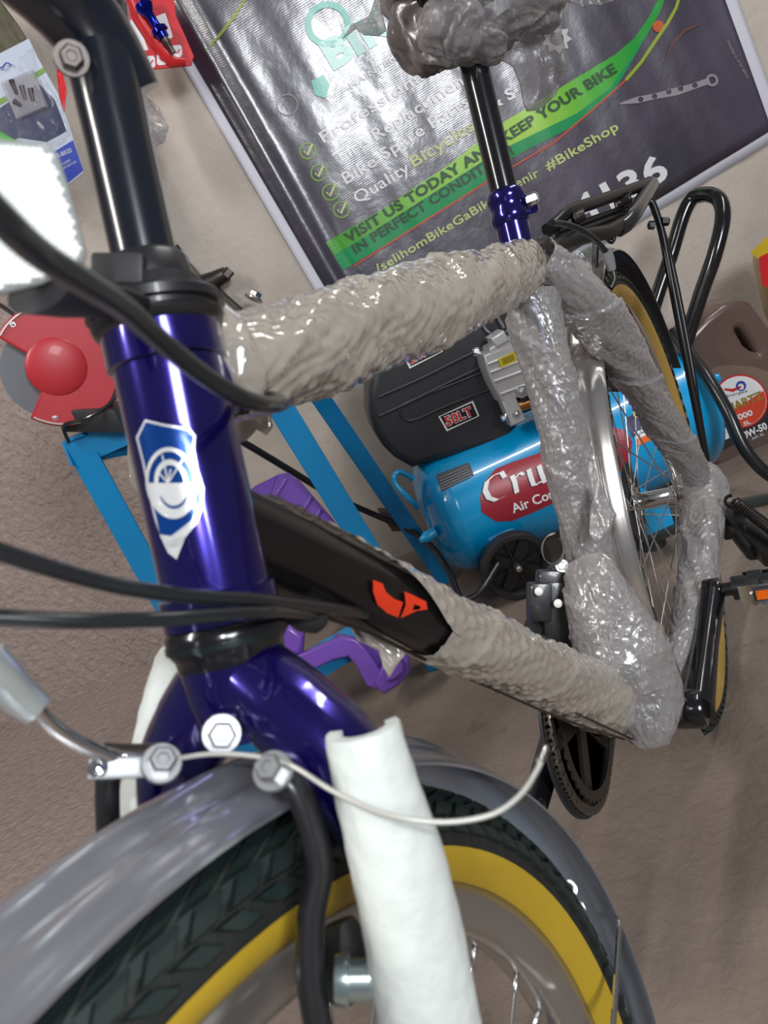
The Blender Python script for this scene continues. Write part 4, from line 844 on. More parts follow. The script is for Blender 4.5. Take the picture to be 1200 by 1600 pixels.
g = G(); g.tube([P(530, 1440, .30), P(540, 1475, .298), P(538, 1510, .296), P(530, 1560, .296)], [.006, .0085, .0085, .006], 14, 5, flat=.8).out('brake_pad', rubber, bike)
# noodle, bracket, cable
g = G(); g.tube([P(-25, 1030, .235), P(0, 1056, .238), P(28, 1086, .242), P(58, 1110, .245)], [.0068, .0066, .0062, .0054], 18, 4).out('cable_boot', mat('silver_boot', (.55, .60, .60), .25, .7), bike)
g = G(); g.tube([P(52, 1106, .245), P(90, 1142, .25), P(135, 1168, .256), P(180, 1186, .262), P(232, 1192, .266)], .0028, 14, 6).out('brake_noodle', chrome, bike)
br0 = P(200, 1199, .262); bX = (P(262, 1196, .266) - P(145, 1200, .258)).normalized(); bn_ = (CAM - br0).normalized(); bY = bn_.cross(bX).normalized()
g = G(); g.box(br0, bX * .0128, bY * .0036, bn_ * .0022, bev=.0012).out('noodle_bracket', brk, bike)
bolt('bracket_rivet', P(153, 1200, .256), (CAM - P(153, 1200, .256)).normalized() + UP * .4, .0022, .002, chrome, bike, True, None, True)
g = G(); g.tube([P(160, 1178, .27), P(200, 1180, .272), P(262, 1178, .272)], .004, 10, 3).out('noodle_bracket_back', darksteel, bike)
cb = P(252, 1194, .258); bolt('cable_anchor', cb, (CAM - cb).normalized() + UP * .40 + RT * .3, .0046, .008, bsteel, bike, True)
cb = P(428, 1206, .252); bolt('pinch_bolt', cb, (CAM - cb).normalized() + UP * .35 - RT * .2, .0046, .008, bsteel, bike, True)
g = G(); g.tube([P(262, 1188, .258), P(330, 1178, .256), P(400, 1182, .252), P(455, 1196, .248), P(520, 1236, .236), P(590, 1268, .228), P(660, 1283, .224), P(720, 1283, .224), P(775, 1270, .226), P(815, 1240, .23), P(838, 1205, .235), P(850, 1180, .238)], .00085, 10, 8).out('brake_cable', mat('pale_cable', (.50, .50, .46), .4, .4), bike)
g = G(); g.tube([P(843, 1190, .236), P(853, 1168, .24)], .0012, 10).out('cable_end_cap', alloy, bike)
# cables from the handlebar
g = G(); g.tube([P(-70, 270, .115), P(0, 340, .128), P(60, 395, .145), P(130, 440, .165), P(200, 487, .19), P(260, 540, .215), P(320, 588, .235), P(375, 620, .25), P(415, 632, .27), P(438, 630, .30), P(420, 622, .34), P(395, 640, .36)], .0031, 16, 8).out('brake_cable_housing', cablem, bike)
g = G(); g.tube([P(-70, 835, .20), P(0, 862, .21), P(80, 888, .222), P(160, 910, .235), P(240, 925, .245), P(320, 934, .258), P(400, 938, .275), P(470, 945, .31), P(535, 953, .35), P(580, 960, .39)], .0027, 16, 8).out('gear_cable_housing', cablem, bike)
g = G(); g.tube([P(-70, 962, .21), P(0, 965, .215), P(120, 970, .225), P(240, 968, .24), P(320, 963, .252), P(400, 958, .27), P(450, 955, .30), P(500, 963, .34)], .0025, 16, 8).out('gear_cable_housing', cablem, bike)
g = G(); g.lathe(P(455, 958, .33), P(510, 965, .345) - P(455, 958, .33), [(0, .005), (.006, .0075), (.014, .0078), (.017, .006), (.02, 0)], 16).out('cable_adjuster', blackm, bike)
g = G(); g.tube([P(575, 955, .40), P(640, 970, .43)], [.0075, .006], 12); g.lathe(P(560, 948, .395), P(600, 962, .41) - P(560, 948, .395), [(0, .007), (.008, .010), (.016, .010), (.018, .006)], 12).out('cable_stop', blackm, bike)
g = G(); g.tube([P(635, 985, .435), P(800, 1065, .53), P(930, 1128, .64), P(990, 1156, .70)], .0011, 6, 3).out('inner_cable', darksteel, bike)
g = G(); g.tube([P(645, 1022, .44), P(760, 1072, .51), P(880, 1124, .60), P(975, 1155, .69)], .0011, 6, 3).out('inner_cable', darksteel, bike)
g = G(); g.tube([P(510, 965, .345), P(580, 990, .39), P(645, 1022, .44)], .0011, 6, 3).out('inner_cable', darksteel, bike)

# --- front reflector
rc = P(48, 340, .222); rn = (CAM - rc).normalized(); rX = (RT - rn * RT.dot(rn)).normalized(); rY = rn.cross(rX)
RF = Matrix((rX, rY, rn)).transposed().to_4x4(); RF.translation = rc
def r2(px, py): q = on_plane(px, py, rc, rn) - rc; return q.dot(rX), q.dot(rY)
ro = [r2(*p) for p in ((-30, 228), (68, 234), (80, 244), (96, 290), (112, 345), (125, 392), (122, 406), (108, 414), (60, 436), (0, 450), (-40, 452))]
vs, fs = slab([ro], .008, .002, RF @ Matrix.Translation((0, 0, -.004))); rfl = mesh('front_reflector', vs, fs, mat('reflector_shell', (.35, .37, .37), .15, alpha=.75), bike, True, angle=35, label='clear front reflector')
g = G()
for i in range(-26, 27):
    for j in range(-26, 27):
        x = i * .0017 + (j % 2) * .00085; y = j * .00147
        from_in = False; n = len(ro); ins = False
        for a in range(n):
            (x0, y0), (x1, y1) = ro[a], ro[(a + 1) % n]
            if (y0 > y) != (y1 > y) and x < (x1 - x0) * (y - y0) / (y1 - y0) + x0: ins = not ins
        if not ins: continue
        ce = RF @ V((x, y, .0002)); 
        g.lathe(ce, rn, [(0, .0010), (.0009, .0003), (.0009, 0)], 6)
pr = g.out('prism_cells', reflm, rfl, False); pr['kind'] = 'stuff'

# --- drivetrain
def cranks():
    cc = BB - LF * .060
    g = G()
    g.lathe(cc + LF * .004, LF, [(-.0015, .101), (.0015, .101), (.0015, .094), (-.0015, .094), (-.0015, .101)], 72)
    g.out('chain_guard', blackm, bike)
    for y, r in ((-.043, .084), (-.050, .092)):
        n = 88; vs = []
        for i in range(n):
            a = 2 * PI * i / n; rr = r + (.0025 if i % 2 else -.0015)
            for dy in (0, .0022):
                for q in (rr, r - .010): vs.append(BB + V((q * math.cos(a), y - dy, q * math.sin(a))))
        fs = []
        for i in range(n):
            a, b = 4 * i, 4 * ((i + 1) % n); fs += [(a, b, b + 2, a + 2), (a + 1, a + 3, b + 3, b + 1), (a, a + 1, b + 1, b), (a + 2, b + 2, b + 3, a + 3)]
        g = G(); g.add(vs, fs)
        for k in range(5 if r > .09 else 0):
            a = k * 2 * PI / 5 + .4; d = V((math.cos(a), 0, math.sin(a))); t = V((-math.sin(a), 0, math.cos(a)))
            g.box(BB + V((0, y - .001, 0)) + d * (r - .008) * .55, d * (r - .008) * .46, t * .010, LF * .002)
        g.out('chainring', darksteel, bike, False)
    def arm(s, ang, name, y0, y1):
        d = V((math.cos(ang), 0, math.sin(ang))); t = V((-math.sin(ang), 0, math.cos(ang)))
        a = BB + LF * y0 * s; b = BB + d * .170 + LF * y1 * s; g = G()
        g.lathe(BB + LF * (y0 - .022) * s, LF * s, [(0, .017), (.004, .019), (.026, .019), (.030, .016), (.030, 0)], 32)
        g.tube([a, a + (b - a) * .5, b], [.0165, .0130, .0135], 20, 4)
        g.lathe(b - LF * .009 * s, LF * s, [(0, .0135), (.002, .0145), (.016, .0145), (.018, .0135), (.018, 0)], 24)
        o = g.out(name, black, bike); return b, o
    b, o = arm(1, math.radians(171), 'crank_arm', .066, .082)
    CD = mat('faint_grey_ink', (.35, .37, .38), .4)
    q0 = BB + LF * .0655 + V((-.06, .0, .012)); 
    a = math.radians(-9); b2_, o2 = arm(-1, a, 'crank_arm', .070, .088)
    return b, b2_
pl, prr = cranks()
def pedal(b, s):
    px_ = LF * s; root = _link('pedal', None, b, bike); R_ = V((.30, 0, -.95)).normalized(); U_ = V((.95, 0, .30)).normalized()
    g = G(); g.lathe(b, px_, [(.006, .0075), (.020, .0078), (.021, .0135), (.034, .0135), (.036, .0115), (.060, .0125), (.095, .0135), (.104, .011), (.106, 0)], 24).out('pedal_body', blacksatin, root)
    for sg in (-1, 1):
        g = G(); off = U_ * .034 * sg
        g.box(b + px_ * .042 + off * .5, px_ * .0075, U_ * .018, R_ * .010, bev=.002).out('cage_bracket', blackm, root)
        # cage plate with scalloped teeth
        pts = [(0, -.010)] + [(.018 * k / 1.0, -.010) for k in range(1, 5)] + [(.072, .010)]; top = []
        for k in range(17): top.append((.072 - .072 * k / 16 * 1, .010 + (.0035 if k % 2 else 0)))
        fr = Matrix((px_, R_, U_)).transposed().to_4x4(); fr.translation = b + px_ * .030 + off
        vs, fs = slab([[(0, -.009), (.074, -.009)] + top], .0022, .0004, fr); cg = mesh('cage', vs, fs, chrome, root, False)
        fr2 = fr.copy(); 
        rfm = G(); rfm.box(b + px_ * .070 + off * 1.18 - R_ * .0, px_ * .026, R_ * .0065, U_ * .0035, bev=.0015); rr = rfm.out('reflector_housing', blackm, root)
        rfm = G(); rfm.box(b + px_ * .070 + off * 1.29, px_ * .023, R_ * .0048, U_ * .0012).out('reflector', mat('amber_reflector', (.75, .12, .0), .3, 0, .5, var=.4, vscale=400), rr, False)
        for k in (0, 1): bolt('cage_bolt', b + px_ * (.042 + .03 * k) + off + U_ * .0015 * sg - R_ * 0.0, U_ * sg, .003, .003, steel, root, False, None, True)
    return root
pedal(pl, 1); pedal(prr, -1)
# chain: upper and lower runs plus wrap round the ring, one object per run would hide behind frame; links joined as one part
g = G(); pts = []
for k in range(40):
    a = math.radians(90 - 180 * k / 39); pts.append(BB + V((.093 * math.cos(a), -.0508, .093 * math.sin(a))))
top0 = RAX + V((0, -.0508, .036)); bot0 = RAX + V((.03, -.0508, -.075))
for k in range(1, 40): pts.append(pts[39] * (1 - k / 40) + bot0 * (k / 40))
tp_ = [top0 * (1 - k / 40) + pts[0] * (k / 40) for k in range(40)]; pts = tp_ + pts
L_ = 0; res = [pts[0]]
for i in range(1, len(pts)):
    seg = (pts[i] - res[-1]).length
    while seg > .0064 * 1:
        res.append(res[-1] + (pts[i] - res[-1]).normalized() * .0064); seg = (pts[i] - res[-1]).length
for i in range(len(res) - 1):
    c_ = (res[i] + res[i + 1]) / 2; d = (res[i + 1] - res[i]).normalized(); n_ = d.cross(LF)
    wdt = .0036 if i % 2 else .0026
    for s in (-1, 1): g.box(c_ + LF * wdt * s, d * .0055, LF * .0005, n_ * .0042)
    g.lathe(res[i] - LF * .0045, LF, [(0, .0022), (.009, .0022)], 8)
ch = g.out('chain', mat('chain_steel', (.20, .18, .16), .35, .9), bike, False); ch['kind'] = 'stuff'
# front derailleur at the seat tube, drive side
fd = thing.__globals__['_link']('front_derailleur', None, P(855, 945, .76), bike)
def fdb(name, pts, r, m=blackm, **k): g = G(); g.tube([P(*p) for p in pts], r, 10, 3, **k); return g.out(name, m, fd)
fdb('derailleur_cage', [(830, 1000, .76), (838, 970, .78), (858, 955, .80), (880, 950, .82)], [.010, .012, .012, .010], flat=.4); fdb('derailleur_cage', [(836, 1000, .74), (860, 1040, .73), (885, 1060, .73)], [.010, .013, .010], flat=.4)
g = G(); g.box(P(842, 940, .76), RT * .011, DN * .019, FW * .012, bev=.003); g.box(P(866, 958, .765), RT * .012, DN * .032, FW * .01, bev=.004); g.box(P(860, 912, .77), RT * .014, DN * .014, FW * .012, bev=.004); g.box(P(882, 900, .775), RT * .016, DN * .010, FW * .012, bev=.003); g.out('linkage', blacksatin, fd)
for q in ((842, 924, .742), (872, 943, .742)): bolt('link_pin', P(*q), CAM - P(*q), .0042, .003, mat('white_pin', (.8, .8, .78), .4), fd, False, None, True)
bolt('cable_clamp', P(878, 884, .76), CAM - P(878, 884, .76), .0045, .005, steel, fd)
for k in range(3):
    g = G(); g.tube([P(863 + 17 * math.cos(t) + k * .9, 858 + (22 + k * 1.5) * math.sin(t), .755) for t in [-.9 + k * .1 + 5.6 * i / 26 for i in range(27)]] , .0006, 6).out('cable_coil', darksteel, fd)
g = G(); g.tube([P(832, 1035, .75), P(845, 1000, .76), P(868, 1002, .77), P(876, 1040, .76)], .012, 10, 4, flat=.5).out('derailleur_tail', blackm, fd)
# kickstand
ks = _link('kickstand', None, P(1140, 800, 1.02), bike)
k0, k1 = P(1138, 800, 1.03), P(1215, 872, .92); kd = (k1 - k0).normalized()
g = G(); g.box((k0 + k1) / 2, kd * (k1 - k0).length * .5, LF * .016, kd.cross(LF).normalized() * .013, bev=.004); g.box(k0 + DN * .012, kd * .012, LF * .014, UP * .022, bev=.003); g.tube([P(1160, 835, .98), P(1182, 862, .95)], .014, 10); g.out('kickstand_body', blacksatin, ks)
g = G(); q0, q1_ = P(1150, 785, .98), P(1225, 842, .90); sd_ = (q1_ - q0).normalized(); e1 = sd_.orthogonal().normalized(); e2 = sd_.cross(e1); ns_ = 22 * 12
g.tube([q0 + (q1_ - q0) * (i / ns_) + (e1 * math.cos(i * PI / 6) + e2 * math.sin(i * PI / 6)) * .0062 for i in range(ns_)], .0014, 6).out('spring', darksteel, ks)
g = G(); g.tube([k1 - kd * .02, V((k1.x - .02, k1.y + .10, .008))], .009, 12).out('kickstand_leg', black, ks)
g = G(); g.tube([P(1150, 790, 1.0), P(1180, 784, 1.02), P(1240, 772, 1.06)], .0085, 10, 3).out('clamp_rod', mat('grey_green_rod', (.05, .06, .055), .4, .5), ks)
g = G(); q = [P(1143 + 10 * math.cos(t), 783 + 9 * math.sin(t), .99) for t in [2 * PI * k / 20 for k in range(16)]]; g.tube(q, .0022, 8).out('spring_hook', black, ks)
# --- rear rack
rk = _link('rear_rack', None, RAX + V((0, 0, .40)), bike)
def rod(name, pts, r, m=rackb, sub=4, **k): g = G(); g.tube([P(*p) if len(p) == 3 else p for p in pts], r, 14, sub, **k); return g.out(name, m, rk)
rod('platform_rail', [(855, 360, .86), (872, 345, .87), (890, 330, .89), (930, 316, .95), (970, 302, 1.02), (1000, 291, 1.08), (1015, 284, 1.12)], .0078)
rod('platform_rail', [(855, 392, .83), (885, 378, .87), (920, 368, .91), (950, 362, .95), (968, 352, .98), (978, 346, 1.0)], .0092)
rod('rack_end', [(966, 358, .98), (978, 350, .985), (990, 335, 1.0), (1004, 312, 1.05), (1018, 288, 1.12)], .0105, mat('scuffed_black_tube', (.05, .05, .052), .25, .6, .4))
for a, b in (((870, 362, .88), (985, 322, 1.05)), ((872, 372, .87), (978, 334, 1.03)), ((872, 384, .86), (970, 350, .99))): rod('inner_rail', [a, b], .0042, sub=0)
for (x0, y0, x1, y1, d) in ((895, 343, 912, 335, .88), (962, 320, 985, 308, 1.02)):
    a, b = P(x0, y0, d), P(x1, y1, d); e = (b - a).normalized(); e1 = e.orthogonal().normalized(); e2 = e.cross(e1)
    g = G(); g.tube([a + (b - a) * (i / 84) + (e1 * math.cos(i * PI / 6) + e2 * math.sin(i * PI / 6)) * .0062 for i in range(85)], .0012, 6).out('rack_spring', darksteel, rk)
rod('rack_front_leg', [(931, 372, .93), (930, 400, .935), (929, 432, .94)], .0042, sub=0)
rod('rack_stay', [(1010, 313, 1.06), (1018, 316, 1.06), (1024, 330, 1.06), (1030, 348, 1.06), (1036, 372, 1.06), (1045, 420, 1.06), (1062, 510, 1.06), (1082, 610, 1.07), (1098, 690, 1.08), (1106, 735, 1.09)], .0052)
rod('rack_stay', [(1030, 350, 1.07), (1042, 385, 1.08), (1058, 455, 1.08), (1078, 560, 1.08), (1094, 660, 1.08), (1105, 722, 1.09)], .0045)
bolt('stay_bolt', P(1034, 346, 1.055), RT, .006, .010, black, rk, False); bolt('stay_bolt', P(1022, 352, 1.055), -RT, .006, .008, black, rk, False)
rod('rack_hook', [(948, 372, .96), (956, 378, .96), (960, 368, .96)], .003)
# rear brake cable with grey boot
g = G(); g.tube([P(862, 348, .80), P(880, 350, .82), P(905, 358, .84), (P(930, 375, .86)), P(952, 400, .88)], .0035, 12, 5).out('rear_brake_housing', cablem, bike)
g = G(); g.tube([P(948, 392, .875), P(952, 405, .88), P(956, 422, .885)], [.0055, .006, .005], 12, 3).out('cable_boot', mat('grey_boot', (.22, .22, .22), .5), bike)
g = G(); g.tube([P(956, 420, .885), P(960, 435, .885), P(954, 450, .885)], .0028, 10, 3).out('brake_noodle', darksteel, bike)
g = G(); g.tube([P(952, 462, .89), P(975, 480, .90), P(990, 512, .92), P(994, 540, .93)], .0060, 12, 4, flat=.7).out('rear_brake_arm', black, bike)
bolt('arm_bolt', P(957, 474, .88), CAM - P(957, 474, .88), .005, .006, steel, bike)
g = G(); g.box(P(962, 594, .97), RT * .008, DN * .014, FW * .008, bev=.002).out('rear_brake_pad', blackm, bike)

# ================================================================ BUBBLE WRAP AND FOAM
def bubblewrap(name, label, pts, rad, m, group='bubble wrap sleeves on the frame', pitch=.0105, bub=.0019, lump=.10, res=.0014, amp2=.0, sector=None, tw=1.0, seed=0, cat='bubble wrap', flat=1.0, fdir=None):
    q, rr = spline([V(p) for p in pts], rad, 10); q = [np.array(p) for p in q]; L = [0]
    for i in range(1, len(q)): L.append(L[-1] + np.linalg.norm(q[i] - q[i - 1]))
    L = np.array(L); tot = L[-1]; nu = max(8, int(tot / res)); nv = max(24, int(2 * PI * float(np.mean(rr)) / res)) // 1
    s = np.linspace(0, tot, nu); Q = np.stack([np.interp(s, L, [p[k] for p in q]) for k in range(3)], 1); RR = np.interp(s, L, rr)
    T = np.gradient(Q, axis=0); T /= np.linalg.norm(T, axis=1)[:, None]
    u = np.array(fdir if fdir else (0, 0, 1.0)); Us = []
    for i in range(nu):
        u = u - T[i] * np.dot(u, T[i]); u = u / np.linalg.norm(u); Us.append(u)
    Us = np.array(Us); W = np.cross(T, Us)
    a0, a1 = (0, 2 * PI) if sector is None else (0, 0)
    vs = []; per = 2 * PI * float(np.mean(rr)); ncirc = max(6, round(per / pitch)); rng = np.random.RandomState(seed); ph = rng.rand(8) * 6.28
    th = np.linspace(0, 2 * PI, nv, endpoint=sector is not None)
    SS, TH = np.meshgrid(s, th, indexing='ij')
    if sector is not None:
        A0 = np.array([sector(x)[0] for x in s / tot])[:, None]; A1 = np.array([sector(x)[1] for x in s / tot])[:, None]; TH = A0 + (A1 - A0) * (TH / (2 * PI))
    # hexagonal bubbles on the unrolled sheet; the sheet is wound with a slant
    bu = SS / pitch + tw * TH / (2 * PI) * 2; bv = TH / (2 * PI) * ncirc
    row = np.floor(bu); uu = bu - row - .5; vv = (bv + .5 * (row % 2)) % 1.0 - .5
    d2 = (uu ** 2 + vv ** 2) / .10; B_ = np.where(d2 < 1, np.clip(1 - d2, 0, 1) ** .7, 0)
    cellr = np.sin(row * 12.9898 + np.floor(bv + .5 * (row % 2)) * 78.233) * 43758.5453; B_ = B_ * (.35 + .65 * (cellr - np.floor(cellr)))
    # folds, overlap ridges and slack
    fold = lump * (np.sin(3 * TH + SS * 21 + ph[0]) * .35 + np.sin(2 * TH - SS * 33 + ph[1]) * .35 + np.sin(5 * TH + SS * 60 + ph[2]) * .22 + np.sin(TH + SS * 12 + ph[3]) * .5)
    seam = ((SS * 7.5 + TH / (2 * PI) + ph[4]) % 1.0); fold += .10 * lump / .1 * np.exp(-(seam * 7)) * 1.0
    X = SS * 90; wr = np.abs(np.sin(X * 1.3 + 4 * np.sin(3 * TH + ph[5]) + 2 * np.sin(SS * 70))) ** 3 * np.sin(7 * TH + 8 * SS * 11 + ph[6])
    Rm = RR[:, None] * (1 + fold) + bub * B_ + amp2 * wr
    c_, s_ = np.cos(TH) * Rm * flat, np.sin(TH) * Rm
    PT = Q[:, None, :] + Us[:, None, :] * c_[..., None] + W[:, None, :] * s_[..., None]
    PT = PT.reshape(-1, 3); cen = PT.mean(0); me = bpy.data.meshes.new(name)
    cyc = sector is None; idx = np.arange(nu * nv).reshape(nu, nv); jn = np.roll(idx, -1, 1)
    a = idx[:-1]; b = jn[:-1]; c2 = jn[1:]; d = idx[1:]
    if not cyc: a, b, c2, d = a[:, :-1], b[:, :-1], c2[:, :-1], d[:, :-1]
    F_ = np.stack([a, b, c2, d], -1).reshape(-1, 4); nf = len(F_)
    me.vertices.add(len(PT)); me.vertices.foreach_set('co', (PT - cen).ravel()); me.loops.add(nf * 4); me.loops.foreach_set('vertex_index', F_.ravel()); me.polygons.add(nf)
    me.polygons.foreach_set('loop_start', np.arange(nf) * 4); me.polygons.foreach_set('loop_total', np.full(nf, 4)); me.update(calc_edges=True); me.validate()
    me.polygons.foreach_set('use_smooth', [True] * nf); me.materials.append(m)
    o = _link(name, me, V(cen), None); tag(o, label, cat, group); return o
GRP = 'bubble wrap sleeves on the frame'
top_end = BB + SDIR * .47
def along(a, b, ts): return [a + (b - a) * t for t in ts]
TTA, TTB = d0, BB + SDIR * .455
bubblewrap('bubble_wrap', 'thick warm grey bubble wrap sleeve around the nearly level top tube', along(TTA, TTB, (.06, .09, .2, .35, .5, .65, .8, .92, 1.0, 1.07)), [.0200, .0235, .0255, .0285, .0305, .0300, .0280, .0265, .027, .016], wrapA, lump=.075, seed=1, bub=.0013, amp2=.0012, pitch=.0118)
bubblewrap('bubble_wrap', 'clear crinkled bubble wrap sleeve down the upright seat tube', along(BB, BB + SDIR, (.43, .36, .30, .24, .18, .14, .11)), [.026, .0235, .024, .0235, .022, .022, .026], wrapB, lump=.13, amp2=.0016, bub=.0007, seed=2, pitch=.008)
bubblewrap('bubble_wrap', 'bulky bubble wrap bundle at the foot of the seat tube above the crank', [P(916, 880, .755), P(930, 925, .74), P(950, 975, .735), P(975, 1035, .725), P(1000, 1085, .72), P(1012, 1130, .71), P(1015, 1162, .71)], [.020, .030, .040, .044, .038, .027, .014], wrapB, lump=.10, bub=.0012, seed=3, amp2=.0006)
bubblewrap('bubble_wrap', 'warm grey bubble wrap sleeve along the slanting down tube to the crank', along(d1, BB, (.30, .34, .42, .52, .64, .76, .88, .98)), [.0205, .0225, .0235, .0245, .026, .028, .032, .026], wrapA, lump=.075, seed=4, bub=.0013, amp2=.0010, pitch=.0118)
bubblewrap('bubble_wrap', 'clear bubble wrap sleeve on the slanting left seat stay', seat_stay_pts(1)[:1] + seat_stay_pts(1)[1:], [.024, .029, .028, .0225, .0215, .014], wrapB, lump=.12, amp2=.0014, bub=.0007, seed=5, pitch=.0085)
bubblewrap('bubble_wrap', 'clear bubble wrap sleeve on the left chain stay ending in a knot at the axle', [RAX + V((-.02, .066, .03)), RAX + V((.0, .068, .0))] + chain_stay_pts(1)[::-1][1:], [.012, .031, .0225, .0225, .021, .018], wrapB, lump=.14, amp2=.0015, bub=.0008, seed=6, pitch=.0085)
# loose end covering the top side of the down tube near the head
bubblewrap('bubble_wrap', 'loose bubble wrap flap lying along the upper edge of the black down tube', along(d1, BB, (.055, .10, .15, .2, .26, .32)), [.0225, .0230, .0235, .0235, .0230, .0225], wrapA, lump=.02, seed=7, bub=.0014, pitch=.0118, sector=lambda t: (-.75, .38 + .25 * math.sin(t * 9) * t + 1.6 * t ** 1.3), fdir=(0, 0, 1))
film('bubble_wrap', [(545, 975), (600, 968), (650, 975), (690, 985), (680, 1010), (640, 1015), (622, 1035), (608, 1058), (598, 1040), (592, 1015), (560, 1000)], .44, wrapA, None, .006, 40, 'torn bubble wrap scrap hanging below the down tube cable stop', 'bubble wrap', GRP, 7)
film('bubble_wrap', [(352, 650), (380, 640), (420, 642), (425, 665), (415, 680), (400, 670), (385, 690), (365, 695), (352, 680)], .42, wrapA, None, .008, 40, 'small torn bubble wrap scrap below the top tube sleeve', 'bubble wrap', GRP, 7)
film('bubble_wrap', [(206, 660), (214, 655), (222, 700), (230, 770), (215, 768), (203, 752), (202, 700)], .42, wrapA, None, .004, 40, 'pale bubble wrap scrap showing left of the head tube', 'bubble wrap', GRP, 7)
film('bubble_wrap', [(935, 745), (955, 790), (962, 805), (948, 830), (930, 850), (920, 835), (925, 790)], .72, wrapB, None, .008, 40, 'clear bubble wrap corner sticking out beside the silver rear fender', 'bubble wrap', GRP, 7)
# collar of wrap where the top tube meets the head tube
bubblewrap('bubble_wrap', 'rolled bubble wrap collar at the front end of the top tube', [P(334, 488, .335), P(348, 520, .33), P(368, 560, .325), P(385, 600, .325), P(396, 628, .325)], [.006, .0105, .0115, .010, .004], wrapA, lump=.10, seed=9, bub=.0012)
# --- white foam sleeves on the fork blades
def foam_sleeve(label, pts, rad, gap_dir, gap=.8, t=.0045):
    q, rr = spline([V(p) for p in pts], rad, 10); k = len(q); vs = []; n = 28
    Ts = [(q[min(i + 1, k - 1)] - q[max(i - 1, 0)]).normalized() for i in range(k)]; u = V(gap_dir)
    for layer in (0, 1):
        for i in range(k):
            uu = (u - Ts[i] * u.dot(Ts[i])).normalized(); w_ = Ts[i].cross(uu)
            for j in range(n):
                a = gap + (2 * PI - 2 * gap) * j / (n - 1); r = rr[i] - layer * t + .0006 * noise.noise(V((i * .3, j * .5, layer * 3)))
                vs.append(q[i] + uu * math.cos(a) * r + w_ * math.sin(a) * r)
    S_ = k * n; fs = [(i * n + j, i * n + j + 1, (i + 1) * n + j + 1, (i + 1) * n + j) for i in range(k - 1) for j in range(n - 1)]; fs += [(S_ + a, S_ + d, S_ + c_, S_ + b) for a, b, c_, d in fs]
    fs += [(i * n, (i + 1) * n, S_ + (i + 1) * n, S_ + i * n) for i in range(k - 1)] + [(i * n + n - 1, S_ + i * n + n - 1, S_ + (i + 1) * n + n - 1, (i + 1) * n + n - 1) for i in range(k - 1)]
    fs += [(j, S_ + j, S_ + j + 1, j + 1) for j in range(n - 1)] + [((k - 1) * n + j, (k - 1) * n + j + 1, S_ + (k - 1) * n + j + 1, S_ + (k - 1) * n + j) for j in range(n - 1)]
    return tag(mesh('foam_sleeve', vs, fs, foam, None, True, None, None, 50), label, 'foam', 'foam sleeves on the fork')
foam_sleeve('long white foam sleeve on the near fork blade', [P(566, 1138, .262), P(588, 1230, .262), P(622, 1350, .262), P(650, 1480, .262), P(672, 1600, .262), P(700, 1760, .262)], [.0128, .0145, .0165, .0172, .0175, .0175], FW, 1.15)
foam_sleeve('white foam sleeve curling open on the far fork blade', [P(296, 1040, .37), P(280, 1090, .355), P(262, 1160, .35), P(240, 1250, .345), P(215, 1380, .34)], [.0165, .0160, .0155, .0155, .015], RT + FW * -.2, 1.15)
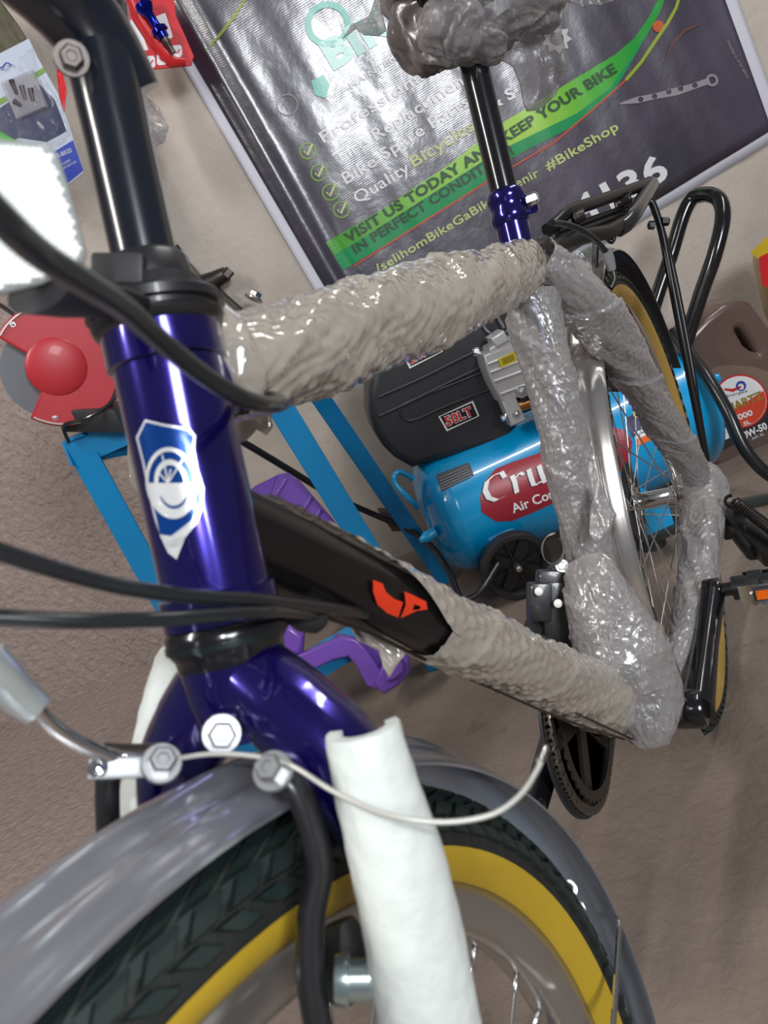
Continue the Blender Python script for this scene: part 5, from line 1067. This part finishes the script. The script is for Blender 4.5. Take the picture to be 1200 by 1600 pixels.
# --- grey polythene bag over the saddle
sb = _link('plastic_bag', None, P(735, 60, .74), None); tag(sb, 'crumpled grey plastic bag tied round the saddle', 'bag')
def bag_blob(name, c, R1, seed, m=bagm):
    bm = bmesh.new(); bmesh.ops.create_icosphere(bm, subdivisions=5, radius=1); vs = []
    for v in bm.verts:
        p = v.co.copy(); q = p * 1.1 + V((seed * 7, 0, 0)); ang = math.atan2(p.z + .3 * noise.noise(q * 2), p.x); k = .5 + .5 * p.y
        f = 1 + .28 * noise.noise(q) + .13 * (abs(math.sin(3.5 * ang + 2.6 * noise.noise(q * 1.4) + 2 * p.y)) - .5) * (.4 + k) + .05 * abs(noise.noise(q * 3.5))
        vs.append(c + (RT * p.x * R1[0] + DN * p.y * R1[1] + FW * p.z * R1[2]) * f)
    bm.verts.index_update(); fs = [tuple(v.index for v in f.verts) for f in bm.faces]; bm.free(); return mesh(name, vs, fs, m, sb)
bag_blob('bag_body', P(682, 28, .75), (.042, .050, .045), 1, bagd); bag_blob('bag_body', P(705, 45, .71), (.030, .026, .03), 5, bagc); bag_blob('bag_body', P(790, -8, .77), (.062, .040, .05), 3)
scv = sp + V((-.005, 0, .035)); cv = []; cf = []
for i in range(41):
    t = PI * i / 40
    for j in range(48):
        a = 2 * PI * j / 48; d = V((math.cos(t), math.sin(t) * math.cos(a), math.sin(t) * math.sin(a))); f = 1 + .10 * noise.noise(d * 2.1) + .07 * abs(noise.noise(V((d.x * 2, d.y * 5, d.z * 5))))
        hw_ = .082 - .045 * max(0, d.x); cv.append(scv + V((-.012 + d.x * .118, d.y * hw_, d.z * .036)) * f)
cf = [(i * 48 + j, i * 48 + (j + 1) % 48, (i + 1) * 48 + (j + 1) % 48, (i + 1) * 48 + j) for i in range(40) for j in range(48)]
mesh('saddle_cover', cv, cf, bagm, sb)
bag_blob('bag_knot', P(742, 72, .73), (.030, .017, .024), 2)
film('bag_flap', [(620, -10), (700, -10), (760, 60), (722, 96), (700, 114), (650, 98), (628, 60)], .73, bagm, sb, .012, 22, nseg=8)
film('bag_flap', [(745, 60), (790, 20), (860, -10), (885, 0), (875, 60), (885, 110), (868, 150), (842, 172), (825, 168), (812, 130), (800, 110), (770, 92), (752, 88)], .80, bagm, sb, .02, 18, nseg=8)
film('bag_flap', [(855, -20), (990, -20), (960, 2), (920, 8), (890, 6)], .84, bagm, sb, .015, 20, nseg=8)
film('plastic_scrap', [(535, 62), (548, 42), (575, 30), (590, -10), (620, -10), (612, 12), (598, 28), (604, 52), (590, 60), (570, 60), (556, 48)], .80, bagm, None, .012, 25, 'torn grey plastic strip hanging beside the saddle bag', 'plastic', nseg=6)
# clear film under the rack
film('plastic_scrap', [(868, 404), (895, 388), (930, 380), (928, 428), (900, 440), (880, 425)], .90, clearbag, None, .01, 22, 'clear film scrap hanging under the rear rack', 'plastic', nseg=7)
